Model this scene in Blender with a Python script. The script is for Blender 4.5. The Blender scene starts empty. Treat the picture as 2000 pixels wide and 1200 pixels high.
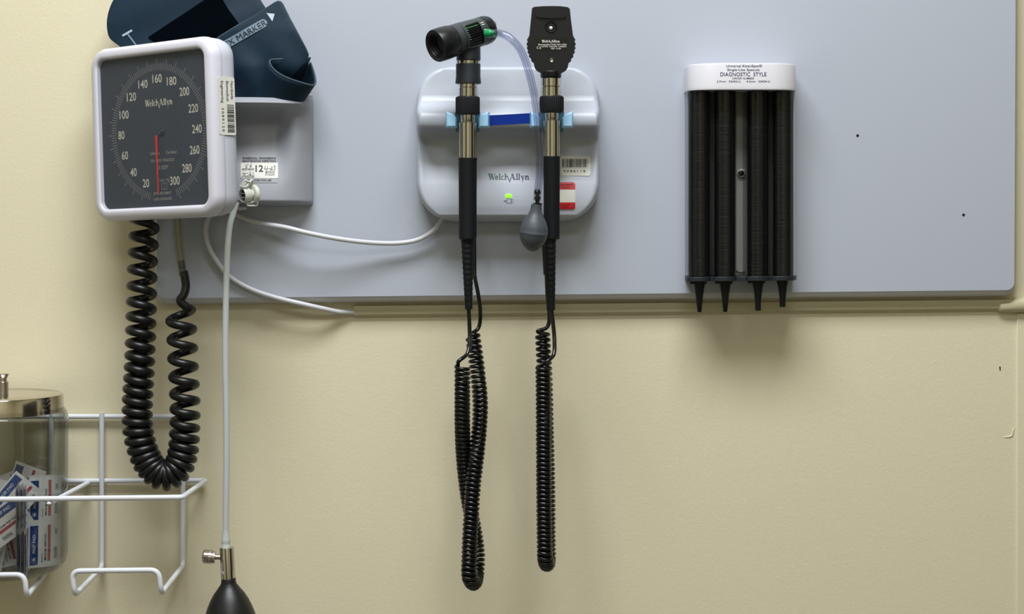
import bpy, bmesh, math, random
from mathutils import Vector as V, Matrix
random.seed(7)
SC = bpy.context.scene
COL = SC.collection
PI = math.pi

# ------------------------------------------------------------ camera
F = 3480.0          # focal length in pixels of the 2000 px wide frame
D = 1.92            # distance camera - wall (m)
ZC = 1.56           # lens height (m)
HY = 400.0          # pixel row of the lens height (the photo is cropped, so the lens looks level with a shift)
cam = bpy.data.cameras.new('camera')
cam.sensor_width = 36.0
cam.lens = 36.0 * F / 2000.0
cam.clip_start = 0.01
cam.shift_y = -(600.0 - HY) / 2000.0
cam_o = bpy.data.objects.new('camera', cam)
COL.objects.link(cam_o)
cam_o.location = (0, -D, ZC)
cam_o.rotation_euler = (PI / 2, 0, 0)
SC.camera = cam_o

# ------------------------------------------------------------ world, lights, exposure
w = bpy.data.worlds.new('world')
SC.world = w
w.use_nodes = True
w.node_tree.nodes['Background'].inputs[0].default_value = (0.75, 0.8, 0.9, 1)
w.node_tree.nodes['Background'].inputs[1].default_value = 0.02
SC.view_settings.view_transform = 'Standard'
SC.view_settings.look = 'None'
SC.view_settings.gamma = 1
SC.view_settings.use_curve_mapping = False
SC.view_settings.exposure = 0.0

def area(name, loc, sx, sy, power, col, rot=(0, 0, 0)):
    l = bpy.data.lights.new(name, 'AREA')
    l.shape = 'RECTANGLE'; l.size = sx; l.size_y = sy; l.energy = power; l.color = col
    o = bpy.data.objects.new(name, l); COL.objects.link(o)
    o.location = loc; o.rotation_euler = rot
    return o
# recessed ceiling troffer ahead of the wall; the back one is added frontal fill
area('ceiling_troffer', (-0.12, -0.95, 2.985), 1.15, 0.58, 49.0, (0.97, 1.0, 1.03))
area('added_fill_light', (0.1, -2.6, 2.985), 1.15, 0.58, 18.0, (0.97, 1.0, 1.03))

# ------------------------------------------------------------ helpers
def P(x, y, d):
    s = (D - d) / F
    return V(((x - 1000) * s, -d, ZC + (HY - y) * s))
def S(d): return (D - d) / F

def lin(c):
    c = c / 255.0
    return c / 12.92 if c <= 0.04045 else ((c + 0.055) / 1.055) ** 2.4
def rgb(r, g, b): return (lin(r), lin(g), lin(b), 1)

def mat(name, col, rough=0.5, metal=0.0, noise=None, bump=None, coat=0.0, spec=0.5, var=0.0, emit=None):
    m = bpy.data.materials.new(name); m.use_nodes = True
    nt = m.node_tree; b = nt.nodes['Principled BSDF']
    c = rgb(*col)
    b.inputs['Base Color'].default_value = c
    b.inputs['Roughness'].default_value = rough
    b.inputs['Metallic'].default_value = metal
    b.inputs['Specular IOR Level'].default_value = spec
    b.inputs['Coat Weight'].default_value = coat
    if emit:
        b.inputs['Emission Color'].default_value = rgb(*emit[0]); b.inputs['Emission Strength'].default_value = emit[1]
    tc = nt.nodes.new('ShaderNodeTexCoord')
    if var:
        n = nt.nodes.new('ShaderNodeTexNoise'); n.inputs['Scale'].default_value = noise or 40; n.inputs['Detail'].default_value = 4
        nt.links.new(tc.outputs['Object'], n.inputs['Vector'])
        mx = nt.nodes.new('ShaderNodeMix'); mx.data_type = 'RGBA'
        mx.inputs['A'].default_value = tuple(x * (1 - var) for x in c[:3]) + (1,)
        mx.inputs['B'].default_value = tuple(min(1, x * (1 + var)) for x in c[:3]) + (1,)
        nt.links.new(n.outputs['Fac'], mx.inputs['Factor']); nt.links.new(mx.outputs['Result'], b.inputs['Base Color'])
    if bump:
        sc, st, dist = bump
        n2 = nt.nodes.new('ShaderNodeTexNoise'); n2.inputs['Scale'].default_value = sc; n2.inputs['Detail'].default_value = 3
        nt.links.new(tc.outputs['Object'], n2.inputs['Vector'])
        bp = nt.nodes.new('ShaderNodeBump'); bp.inputs['Strength'].default_value = st; bp.inputs['Distance'].default_value = dist
        nt.links.new(n2.outputs['Fac'], bp.inputs['Height']); nt.links.new(bp.outputs['Normal'], b.inputs['Normal'])
    return m

def glass(name, tint=(0.95, 0.96, 0.95), edge=(0.55, 0.58, 0.56), rough=0.03, refl=1.0, ior=1.45):
    """thin clear wall: straight-through transmission, tinted more where the wall is seen edge on, and a fresnel reflection"""
    m = bpy.data.materials.new(name); m.use_nodes = True
    nt = m.node_tree; nt.nodes.remove(nt.nodes['Principled BSDF'])
    out = nt.nodes['Material Output']
    tr = nt.nodes.new('ShaderNodeBsdfTransparent'); gl = nt.nodes.new('ShaderNodeBsdfGlossy')
    gl.inputs['Roughness'].default_value = rough; gl.inputs['Color'].default_value = (refl, refl, refl, 1)
    lw = nt.nodes.new('ShaderNodeLayerWeight'); lw.inputs['Blend'].default_value = 0.25
    mc = nt.nodes.new('ShaderNodeMix'); mc.data_type = 'RGBA'
    mc.inputs['A'].default_value = (*tint, 1); mc.inputs['B'].default_value = (*edge, 1)
    nt.links.new(lw.outputs['Facing'], mc.inputs['Factor']); nt.links.new(mc.outputs['Result'], tr.inputs['Color'])
    fr = nt.nodes.new('ShaderNodeFresnel'); fr.inputs['IOR'].default_value = ior
    mx = nt.nodes.new('ShaderNodeMixShader')
    ge = nt.nodes.new('ShaderNodeNewGeometry'); mi_ = nt.nodes.new('ShaderNodeMix')
    mi_.inputs['A'].default_value = ior; mi_.inputs['B'].default_value = 1 / ior
    nt.links.new(ge.outputs['Backfacing'], mi_.inputs['Factor']); nt.links.new(mi_.outputs['Result'], fr.inputs['IOR'])
    nt.links.new(fr.outputs[0], mx.inputs[0]); nt.links.new(tr.outputs[0], mx.inputs[1]); nt.links.new(gl.outputs[0], mx.inputs[2])
    nt.links.new(mx.outputs[0], out.inputs['Surface'])
    return m

M = {}
M['wall'] = mat('cream_wall_paint', (219, 211, 182), 0.62, bump=(430, 0.13, 0.0016), var=0.02, noise=5)
M['ceil'] = mat('ceiling_white', (225, 225, 220), 0.9)
M['floor'] = mat('vinyl_floor', (105, 104, 100), 0.5, var=0.1, noise=20)
M['reflpanel'] = mat('dark_reflection_panel', (34, 24, 18), 0.4, var=0.2, noise=6)
M['board'] = mat('grey_laminate', (175, 181, 193), 0.5, bump=(900, 0.05, 0.0005))
M['boardedge'] = mat('grey_board_edge', (188, 187, 188), 0.5)
M['dark'] = mat('dark_hole', (18, 18, 20), 0.8)
M['race'] = mat('raceway_paint', (190, 183, 150), 0.5, bump=(200, 0.1, 0.001))
M['white'] = mat('white_plastic', (180, 186, 197), 0.38, bump=(700, 0.04, 0.0004))
M['white2'] = mat('white_gauge_plastic', (206, 205, 211), 0.42, bump=(900, 0.05, 0.0004))
M['bezel'] = mat('white_bezel_plastic', (207, 206, 218), 0.42, bump=(900, 0.05, 0.0004))
M['shell'] = mat('grey_back_shell_plastic', (184, 187, 198), 0.45)
M['basket'] = mat('basket_plastic_shaded', (150, 153, 160), 0.42, bump=(700, 0.04, 0.0004))  # one even tone, lowered to carry the shade lying on the basket
M['dial'] = mat('dial_charcoal', (63, 71, 84), 0.55)
M['ivory'] = mat('dial_ivory_print', (205, 203, 190), 0.6)
M['tickm'] = mat('dial_tick_print', (150, 152, 152), 0.6)
M['red'] = mat('needle_red', (225, 60, 55), 0.45)
M['label'] = mat('sticker_white', (215, 214, 205), 0.5)
M['labelg'] = mat('sticker_grey', (150, 151, 156), 0.5)
M['ink'] = mat('ink_black', (28, 28, 34), 0.6)
M['inkblue'] = mat('ink_navy', (40, 42, 80), 0.6)
M['logogreen'] = mat('logo_green', (40, 88, 70), 0.5)
M['logonavy'] = mat('logo_navy', (28, 30, 80), 0.5)
M['sred'] = mat('sticker_red', (190, 20, 30), 0.45)
M['dred'] = mat('sticker_red_print', (120, 12, 20), 0.5)
M['lblue'] = mat('clip_light_blue', (155, 203, 236), 0.3, coat=0.2)
M['teal'] = mat('clip_shaded_teal', (70, 110, 130), 0.35)  # clip blue as seen in shadow, the shade put into the colour
M['blue'] = mat('blue_label', (2, 44, 135), 0.5, spec=0.2)
M['black'] = mat('black_plastic', (12, 14, 18), 0.36, bump=(500, 0.06, 0.0005), spec=0.4)
M['blackm'] = mat('black_matte', (9, 12, 17), 0.6, bump=(900, 0.15, 0.0006), spec=0.3)
M['head'] = mat('otoscope_shell', (48, 55, 57), 0.42, bump=(900, 0.1, 0.0004))
M['neck'] = mat('otoscope_neck', (26, 32, 40), 0.5, bump=(900, 0.1, 0.0004))
M['rubber'] = mat('black_rubber', (11, 12, 13), 0.36, bump=(260, 0.05, 0.0008), spec=0.4)
M['cord'] = mat('black_cord_pvc', (8, 9, 12), 0.22, spec=0.45)
M['chrome'] = mat('chrome', (200, 197, 188), 0.13, 1.0)
M['steel'] = mat('brushed_steel', (190, 182, 172), 0.28, 1.0)
M['lid'] = mat('stainless_lid', (205, 198, 186), 0.13, 1.0, bump=(60, 0.04, 0.001))
M['green'] = mat('green_plug', (10, 140, 80), 0.3)
M['greens'] = mat('green_stripe', (30, 120, 60), 0.4)
M['gbulb'] = mat('grey_rubber', (68, 74, 82), 0.45)
M['bbulb'] = mat('bulb_black', (14, 15, 17), 0.42, bump=(500, 0.1, 0.0006))
M['cable'] = mat('white_cable', (200, 201, 205), 0.4)
M['hose'] = mat('white_hose', (186, 192, 192), 0.45)
M['led'] = mat('led_green', (90, 220, 20), 0.3, emit=((110, 255, 30), 2.2))
M['ledrim'] = mat('led_rim', (30, 120, 20), 0.3, emit=((30, 150, 20), 0.5))
M['wire'] = mat('white_coated_wire', (216, 219, 226), 0.35)
M['cuff'] = mat('cuff_teal_nylon', (18, 38, 54), 0.6, bump=(900, 0.12, 0.0005), var=0.12, noise=25, spec=0.2)
M['cuffedge'] = mat('cuff_piping', (45, 64, 74), 0.6)
M['velcro'] = mat('velcro_loop', (5, 9, 14), 0.95, bump=(1500, 0.6, 0.001), spec=0.0)
M['silver'] = mat('silver_print', (100, 122, 140), 0.45, var=0.35, noise=1600)
M['silver2'] = mat('silver_speckle', (165, 180, 188), 0.45, var=0.5, noise=2500)
M['cuffink'] = mat('cuff_ink', (10, 18, 28), 0.6)
M['conn'] = mat('connector_offwhite', (208, 210, 200), 0.35)
M['slot'] = mat('dispenser_back_grey', (150, 150, 146), 0.5)
M['specula'] = mat('specula_black', (9, 12, 14), 0.45, spec=0.25)
M['base'] = mat('dispenser_base_black', (24, 30, 36), 0.45)
M['pw'] = mat('packet_white', (222, 222, 222), 0.45)
M['pb'] = mat('packet_blue', (20, 62, 130), 0.45)
M['pr'] = mat('packet_red', (170, 70, 90), 0.45)
M['pg'] = mat('packet_grey_print', (150, 150, 155), 0.5)
M['glass'] = glass('jar_glass', (0.925, 0.93, 0.925), (0.42, 0.44, 0.43))
M['clear'] = glass('clear_pvc_tube', (0.86, 0.87, 0.93), (0.35, 0.37, 0.5), rough=0.12, ior=1.5)
M['cleary'] = glass('clear_yellowed_tube', (0.9, 0.89, 0.82), (0.5, 0.47, 0.36), rough=0.1)
M['window'] = glass('gauge_window', (0.97, 0.97, 0.97), (0.92, 0.92, 0.92), rough=0.05, refl=0.6, ior=1.18)
M['cleart'] = glass('dispenser_clear', (0.93, 0.93, 0.93), (0.75, 0.75, 0.77), rough=0.12, refl=0.6)

MW = {}
def thing(name, label, cat, loc=None, mtx=None, group=None):
    o = bpy.data.objects.new(name, None); COL.objects.link(o)
    o.empty_display_size = 0.02
    m = mtx if mtx is not None else Matrix.Translation(loc)
    o.matrix_world = m
    MW[o.name] = m.copy()
    o['label'] = label; o['category'] = cat
    if group: o['group'] = group
    return o
def tag(o, label, cat, group=None, kind=None):
    o['label'] = label; o['category'] = cat
    if group: o['group'] = group
    if kind: o['kind'] = kind
    return o

class G:
    def __init__(s): s.v = []; s.f = []; s.m = []
    def add(s, vs, fs, mi=0):
        b = len(s.v); s.v += [V(p) for p in vs]
        for f in fs: s.f.append([b + i for i in f]); s.m.append(mi)
        return s
    def join(s, g, mi=None):
        b = len(s.v); s.v += g.v
        for f, m in zip(g.f, g.m): s.f.append([b + i for i in f]); s.m.append(m if mi is None else mi)
        return s
    def xf(s, mt): s.v = [mt @ p for p in s.v]; return s
    def rings(s, rs, cap0=True, cap1=True, closed=True, mi=0):
        n = len(rs[0]); vs = [p for r in rs for p in r]; fs = []
        for k in range(len(rs) - 1):
            for i in range(n if closed else n - 1):
                j = (i + 1) % n
                fs.append([k * n + i, k * n + j, (k + 1) * n + j, (k + 1) * n + i])
        if cap0: fs.append(list(range(n))[::-1])
        if cap1: fs.append([(len(rs) - 1) * n + i for i in range(n)])
        return s.add(vs, fs, mi)
    def box(s, c, h, mi=0, R=None):
        vs = []
        for x in (-1, 1):
            for y in (-1, 1):
                for z in (-1, 1):
                    p = V((x * h[0], y * h[1], z * h[2]))
                    if R: p = R @ p
                    vs.append(V(c) + p)
        return s.add(vs, [(0, 1, 3, 2), (4, 6, 7, 5), (0, 4, 5, 1), (2, 3, 7, 6), (0, 2, 6, 4), (1, 5, 7, 3)], mi)
    def quad(s, a, b, c, d, mi=0): return s.add([a, b, c, d], [(0, 1, 2, 3)], mi)
    def lathe(s, A, ax, prof, n=32, mi=0, cap0=True, cap1=True, bump=None):
        """prof: list of (distance along ax, radius)"""
        ax = V(ax).normalized(); u = ax.orthogonal().normalized()
        if abs(ax.z) > 0.9: u = V((0, -1, 0)); u = (u - ax * u.dot(ax)).normalized()
        wv = ax.cross(u); rs = []
        for k, (t, r) in enumerate(prof):
            ring = []
            for i in range(n):
                a = 2 * PI * i / n
                rr = r * (bump(k, i) if bump else 1)
                ring.append(V(A) + ax * t + (u * math.cos(a) + wv * math.sin(a)) * rr)
            rs.append(ring)
        return s.rings(rs, cap0, cap1, mi=mi)
    def tube(s, path, r, n=12, mi=0, caps=True):
        path = [V(p) for p in path]; m = len(path)
        rs = []; prev = None
        for k in range(m):
            t = (path[min(k + 1, m - 1)] - path[max(k - 1, 0)]).normalized()
            if prev is None: nrm = t.orthogonal().normalized()
            else:
                nrm = prev - t * prev.dot(t); nrm.normalize()
            prev = nrm; bn = t.cross(nrm)
            rr = r[k] if isinstance(r, (list, tuple)) else r
            rs.append([path[k] + (nrm * math.cos(2 * PI * i / n) + bn * math.sin(2 * PI * i / n)) * rr for i in range(n)])
        return s.rings(rs, caps, caps, mi=mi)
    def prism(s, poly, off, mi=0, bev=0.0):
        """poly: list of 3-D points (any order), off: offset to the back face; bev: chamfer of the front edge"""
        poly = [V(p) for p in poly]; off = V(off); n = len(poly)
        c = sum(poly, V()) / n; nd = off.normalized(); rs = []
        if bev:
            ins = []
            for i in range(n):
                a = poly[(i - 1) % n]; b = poly[i]; d = poly[(i + 1) % n]
                e1 = (b - a); e2 = (d - b)
                n1 = e1.cross(nd).normalized(); n2 = e2.cross(nd).normalized()
                h = (n1 + n2)
                h = h / max(0.4, h.length) if h.length else n1
                if i == 0:
                    sg = 1
                    area_ = V()
                    for j in range(n): area_ += (poly[j] - c).cross(poly[(j + 1) % n] - c)
                    sg = -1 if area_.dot(nd) > 0 else 1
                    s._sg = sg
                ins.append(b - h * bev * s._sg)
            rs = [ins, [p + nd * bev for p in poly], [p + off for p in poly]]
        else: rs = [poly, [p + off for p in poly]]
        return s.rings(rs, True, True, mi=mi)
    def strip(s, a, b, wd, nrm, mi=0):
        a = V(a); b = V(b); t = (b - a).normalized(); sd = t.cross(V(nrm)).normalized() * wd / 2
        return s.quad(a - sd, b - sd, b + sd, a + sd, mi)

TCACHE = {}
def text_geo(sx, bold=0.0):
    k = (sx, bold)
    if k in TCACHE: return TCACHE[k]
    cu = bpy.data.curves.new('tmp', 'FONT'); cu.body = sx; cu.size = 1; cu.align_x = 'LEFT'; cu.offset = bold; cu.resolution_u = 3
    o = bpy.data.objects.new('tmp', cu); COL.objects.link(o)
    me = o.to_mesh()
    vs = [V(v.co) for v in me.vertices]; fs = [list(p.vertices) for p in me.polygons]
    o.to_mesh_clear(); bpy.data.objects.remove(o); bpy.data.curves.remove(cu)
    x0 = min(v.x for v in vs); x1 = max(v.x for v in vs)
    vs = [V((v.x - (x0 + x1) / 2, v.y, 0)) for v in vs]
    TCACHE[k] = (vs, fs, x1 - x0)
    return TCACHE[k]
def text(g, sx, c, right, up, width, height, mi=0, bold=0.0):
    """text centred on c (c = middle of the capitals), width and cap height in metres"""
    vs, fs, wd = text_geo(sx, bold)
    right = V(right).normalized(); up = V(up).normalized()
    kx = width / wd; ky = height / 0.70
    g.add([V(c) + right * (v.x * kx) + up * (v.y * ky - height / 2) for v in vs], fs, mi)
    return g

def logo_geo():
    """slab-serif two-word wordmark; returns two lists of polygons (first word, second word), cap height 1"""
    def run(items):
        A = []
        def seg(x0, y0, x1, y1, wd): A.append([(x0, y0), (x0 + wd, y0), (x1 + wd, y1), (x1, y1)])
        def bar(x0, y0, x1, y1): A.append([(x0, y0), (x1, y0), (x1, y1), (x0, y1)])
        def arc(cx, cy, rx, ry, a0, a1, tx, ty, n=14):
            for i in range(n):
                a = math.radians(a0 + (a1 - a0) * i / n); b = math.radians(a0 + (a1 - a0) * (i + 1) / n)
                A.append([(cx + rx * math.cos(a), cy + ry * math.sin(a)), (cx + rx * math.cos(b), cy + ry * math.sin(b)),
                          (cx + (rx - tx) * math.cos(b), cy + (ry - ty) * math.sin(b)), (cx + (rx - tx) * math.cos(a), cy + (ry - ty) * math.sin(a))])
        items(seg, bar, arc)
        return A
    T = 0.2; xh = 0.66
    def first(seg, bar, arc):
        seg(0.06, 1, 0.36, 0, 0.22); seg(0.62, 1, 0.42, 0, 0.08); seg(0.50, 1, 0.80, 0, 0.22); seg(1.14, 1, 0.88, 0, 0.08)
        bar(-0.04, 0.94, 0.38, 1); bar(0.44, 0.94, 0.82, 1); bar(1.02, 0.94, 1.32, 1)
        arc(1.52, 0.33, 0.29, 0.35, 20, 325, 0.17, 0.07); bar(1.3, 0.32, 1.8, 0.39)
        x = 1.95; bar(x, 0, x + T, 1); bar(x - 0.07, 0, x + T + 0.07, 0.06); bar(x - 0.07, 0.94, x + 0.1, 1)
        arc(2.58, 0.33, 0.29, 0.35, 45, 320, 0.17, 0.07)
        x = 2.96; bar(x, 0, x + T, 1); bar(x - 0.07, 0, x + T + 0.07, 0.06); bar(x - 0.07, 0.94, x + 0.1, 1)
        arc(3.34, 0.42, 0.24, 0.26, 20, 175, 0.14, 0.1); seg(3.36, 0.55, 3.78, -0.42, 0.16)
    def second(seg, bar, arc):
        seg(4.22, 1, 3.80, -0.42, 0.07); seg(4.18, 1, 4.56, 0, 0.24); bar(3.98, 0.3, 4.5, 0.37); bar(4.44, 0, 4.9, 0.06); bar(3.86, 0, 4.1, 0.06)
        for x in (5.02, 5.42): bar(x, 0, x + T, 1); bar(x - 0.07, 0, x + T + 0.07, 0.06); bar(x - 0.07, 0.94, x + 0.1, 1)
        seg(5.84, xh, 6.1, 0, 0.2); seg(6.32, xh, 6.02, -0.4, 0.08); bar(5.76, xh - 0.05, 6.1, xh); bar(6.2, xh - 0.05, 6.48, xh)
        x = 6.6; bar(x, 0, x + T, xh); bar(x - 0.07, 0, x + T + 0.07, 0.06); bar(x - 0.07, xh - 0.06, x + 0.1, xh)
        arc(6.98, 0.4, 0.24, 0.28, 10, 175, 0.18, 0.1); bar(7.03, 0, 7.22, 0.42); bar(6.97, 0, 7.29, 0.06)
    return run(first), run(second)
LG = logo_geo()
def logo(g, c, right, up, width, height, m1=0, m2=0, nrm=V((0, -1, 0))):
    right = V(right).normalized(); up = V(up).normalized(); k = width / 7.3
    for A, mi in zip(LG, (m1, m2)):
        for n, q in enumerate(A):
            g.add([V(c) + right * ((x - 3.65) * k) + up * ((y - 0.5) * height) + V(nrm) * (n % 7) * 4e-6 for x, y in q], [(0, 1, 2, 3)], mi)
    return g

def barcode(g, c, right, up, width, height, mi, seed=3, nb=26):
    rnd = random.Random(seed); right = V(right).normalized(); up = V(up).normalized()
    ws = [rnd.choice((1, 1, 2, 2, 3)) for _ in range(nb * 2 - 1)]; tot = sum(ws); x = -width / 2
    for i, q in enumerate(ws):
        dx = q * width / tot
        if i % 2 == 0:
            g.quad(V(c) + right * x - up * height / 2, V(c) + right * (x + dx) - up * height / 2, V(c) + right * (x + dx) + up * height / 2, V(c) + right * x + up * height / 2, mi)
        x += dx

def obj(name, g, m, parent=None, smooth=35, bevel=0.0, local=False, label=None, solid=None, sub=0):
    mats = m if isinstance(m, (list, tuple)) else [m]
    me = bpy.data.meshes.new(name)
    if parent is not None:
        mt = MW[parent.name]
        vs = g.v if local else [mt.inverted() @ p for p in g.v]
        off = None
    else:
        lo = V([min(p[i] for p in g.v) for i in range(3)]); hi = V([max(p[i] for p in g.v) for i in range(3)])
        off = V(((lo.x + hi.x) / 2, (lo.y + hi.y) / 2, lo.z)); vs = [p - off for p in g.v]; mt = Matrix.Translation(off)
    me.from_pydata([tuple(p) for p in vs], [], g.f); me.validate(clean_customdata=False)
    for x in mats: me.materials.append(M[x])
    if len(me.polygons) == len(g.m):
        me.polygons.foreach_set('material_index', g.m)
    bm = bmesh.new(); bm.from_mesh(me)
    if smooth != 'flat': bmesh.ops.recalc_face_normals(bm, faces=bm.faces)
    bm.to_mesh(me); bm.free()
    if smooth and smooth != 'flat':
        me.shade_smooth(); me.set_sharp_from_angle(angle=math.radians(smooth))
    o = bpy.data.objects.new(name, me); COL.objects.link(o)
    if parent is not None: o.parent = parent
    else: o.location = off
    MW[o.name] = mt.copy()
    if solid:
        md = o.modifiers.new('solidify', 'SOLIDIFY'); md.thickness = solid; md.offset = 0
    if bevel:
        md = o.modifiers.new('bevel', 'BEVEL'); md.width = bevel; md.segments = 3; md.limit_method = 'ANGLE'; md.angle_limit = math.radians(40)
        md.harden_normals = False
    if sub:
        md = o.modifiers.new('subsurf', 'SUBSURF'); md.levels = sub; md.render_levels = sub
    if label: o['label'] = label
    return o

def struct(name, g, m, **k):
    o = obj(name, g, m, **k); o['kind'] = 'structure'; return o

def spline(pts, n=12):
    pts = [V(p) for p in pts]; q = [pts[0] * 2 - pts[1]] + pts + [pts[-1] * 2 - pts[-2]]; out = []
    for i in range(1, len(q) - 2):
        a, b, c, d = q[i - 1:i + 3]
        for k in range(n):
            t = k / n
            out.append(0.5 * ((2 * b) + (c - a) * t + (2 * a - 5 * b + 4 * c - d) * t * t + (3 * b - a - 3 * c + d) * t ** 3))
    out.append(pts[-1]); return out
def fillet(pts, r, n=7):
    pts = [V(p) for p in pts]; out = [pts[0]]
    for i in range(1, len(pts) - 1):
        a, b, c = pts[i - 1:i + 2]; u = (a - b); v = (c - b); k = min(r, u.length * 0.49, v.length * 0.49)
        p0 = b + u.normalized() * k; p1 = b + v.normalized() * k
        for j in range(n + 1):
            t = j / n; out.append(p0 * (1 - t) ** 2 + b * 2 * t * (1 - t) + p1 * t * t)
    out.append(pts[-1]); return out
def resample(path, step):
    acc = [0]
    for i in range(1, len(path)): acc.append(acc[-1] + (path[i] - path[i - 1]).length)
    L = acc[-1]; n = max(2, int(L / step)); out = []; j = 0
    for k in range(n + 1):
        s = L * k / n
        while j < len(acc) - 2 and acc[j + 1] < s: j += 1
        t = (s - acc[j]) / max(1e-9, acc[j + 1] - acc[j]); out.append(path[j].lerp(path[j + 1], t))
    return out, L
def coil(path, R, pitch, ref, phase=0.0, per=18, lead0=None, lead1=None, chir=1):
    """a helix wound round `path`; pitch is a function of the fraction along it"""
    pts, L = resample(path, 0.0004); n = len(pts); out = []; ph = phase; fr = ref.copy(); acc = 0
    for k in range(n):
        t = (pts[min(k + 1, n - 1)] - pts[max(k - 1, 0)]).normalized()
        fr = (fr - t * fr.dot(t)).normalized(); b = t.cross(fr) * chir
        out.append(pts[k] + (fr * math.cos(ph) + b * math.sin(ph)) * R)
        ph += 2 * PI * (L / (n - 1)) / pitch(k / (n - 1))
    turns = (ph - phase) / 2 / PI
    res, LL = resample(out, sum((out[i + 1] - out[i]).length for i in range(len(out) - 1)) / (turns * per))
    return res

def rr2(wd, h, r, n=8):
    """rounded rectangle, centred, counter-clockwise"""
    out = []
    for cx, cy, a0 in ((wd / 2 - r, h / 2 - r, 0), (-wd / 2 + r, h / 2 - r, 90), (-wd / 2 + r, -h / 2 + r, 180), (wd / 2 - r, -h / 2 + r, 270)):
        for i in range(n + 1):
            a = math.radians(a0 + 90 * i / n); out.append((cx + r * math.cos(a), cy + r * math.sin(a)))
    return out
def lerp(tab, x):
    if x <= tab[0][0]: return tab[0][1]
    for (a, b), (c, d) in zip(tab, tab[1:]):
        if x <= c: return b + (d - b) * (x - a) / (c - a)
    return tab[-1][1]
def lathe_px(g, cx, d, prof, n=32, mi=0, bump=None, cap0=True, cap1=True, lean=0.0):
    """vertical turned part: prof = (y px, half width px)"""
    s = S(d); y0 = prof[0][0]
    g.lathe(P(cx, y0, d), V((lean, 0, -1)), [((y - y0) * s, hw * s) for y, hw in prof], n, mi, cap0, cap1, bump)

# ============================================================ THE ROOM
g = G(); g.box((0.1, 0.05, 1.5), (2.1, 0.05, 1.5))
wall = struct('wall_back', g, 'wall')
g = G(); g.box((0.1, -1.8, -0.05), (2.1, 1.9, 0.05)); struct('floor', g, 'floor')
g = G(); g.box((0.1, -1.8, 3.05), (2.1, 1.9, 0.05)); struct('ceiling', g, 'ceil')
g = G(); g.box((-2.05, -1.8, 1.5), (0.05, 1.8, 1.5)); struct('wall_left', g, 'wall')
g = G(); g.box((2.25, -1.8, 1.5), (0.05, 1.8, 1.5)); struct('wall_right', g, 'wall')
g = G(); g.box((0.1, -3.65, 1.5), (2.1, 0.05, 1.5)); struct('wall_front', g, 'wall')
# unseen door-shaped panels, added to put dark bands in the polished metal
for n_, (c_, h_) in enumerate((((2.195, -1.25, 1.04), (0.02, 0.85, 1.03)), ((-1.2, -3.595, 1.04), (0.45, 0.02, 1.03)), ((-1.995, -0.75, 1.04), (0.02, 0.3, 1.03)))):
    g = G(); g.box(c_, h_)
    fr_ = V((0.02, 0.07, 0.06)) if h_[0] < .1 else V((0.07, 0.02, 0.06))
    for sg in (-1, 1):
        q = V(c_); q[1 if h_[0] < .1 else 0] += sg * (max(h_[0], h_[1]) + 0.035); hh_ = V((0.03, 0.035, 1.06)) if h_[0] < .1 else V((0.035, 0.03, 1.06)); g.box(q, hh_, 1)
    struct('reflection_panel_%d' % (n_ + 1), g, ['reflpanel', 'ceil'])
# plaster corner bead down the right edge of the wall, below the raceway
a = P(1985, 612, 0.0); g = G(); g.box((a.x + 0.03, -0.0005, a.z - 0.45), (0.03, 0.0012, 0.45)); struct('trim_1', g, 'wall', bevel=0.0009)
# small nick in the paint
a = P(1953, 720, 0.0004); g = G(); g.add([a + V((-0.0007, 0, 0.0018)), a + V((0.0006, 0, 0.0022)), a + V((0.0008, 0, -0.0016)), a + V((-0.0002, 0, -0.0026))], [(0, 1, 2, 3)])
obj('paint_nick', g, 'velcro', wall, smooth='flat')
a = P(1975, 852, 0.0); g = G(); g.tube(spline([a + V((-0.008, 0.0003, -0.0015)), a + V((0, -0.0003, 0)), a + V((0.002, -0.0003, 0.006)), a + V((0.0035, 0.0003, 0.009))], 5), 0.0008, 6)
obj('plaster_dent', g, 'wall', wall)

# ============================================================ MOUNTING BOARD
BD = 0.019
def inset(poly, ks):
    return poly
bl, br = P(306, 583, BD), P(1981, 567, BD)
root = thing('mounting_board', 'pale grey laminated board fixed to the cream wall behind all the instruments', 'board', P(1140, 597, 0))
tl = V((bl.x, -BD, ZC + 0.46)); tr = V((br.x + 0.0025, -BD, ZC + 0.46))
rc = 0.0085; n = 8
def corner(c, r, a0, a1): return [c + V((r * math.cos(math.radians(a0 + (a1 - a0) * i / n)), 0, r * math.sin(math.radians(a0 + (a1 - a0) * i / n)))) for i in range(n + 1)]
outl = [tl] + corner(bl + V((rc, 0, rc)), rc, 180, 270) + corner(br + V((-rc, 0, rc)), rc, 270, 360) + [tr]
cx = sum((p.x for p in outl)) / len(outl)
def grow(o, e, dd):
    out = []
    for i, p in enumerate(o):
        a = o[i - 1] if i else None; b = o[i + 1] if i < len(o) - 1 else None
        t = ((b or p) - (a or p)).normalized(); nn = V((t.z, 0, -t.x)); 
        nn = V((-nn.x, 0, -nn.z)) if nn.dot(p - V((cx, -BD, ZC + 0.2))) < 0 else nn
        ex = e[0] if abs(nn.x) > abs(nn.z) else e[1]
        q = p + V((nn.x * e[0], 0, nn.z * e[1])); q.y = -dd; out.append(q)
    return out
g = G(); g.rings([outl, grow(outl, (0.0004, 0.0004), BD - 0.0004)], True, False)
obj('board_face', g, 'board', root, smooth=30)
g = G(); g.rings([grow(outl, (0.0004, 0.0004), BD - 0.0005), grow(outl, (0.0018, 0.0045), BD - 0.003), grow(outl, (0.0036, 0.0066), BD - 0.007), grow(outl, (0.0042, 0.007), 0.001)], False, True)
obj('edge_trim', g, 'boardedge', root, smooth=30)
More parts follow.
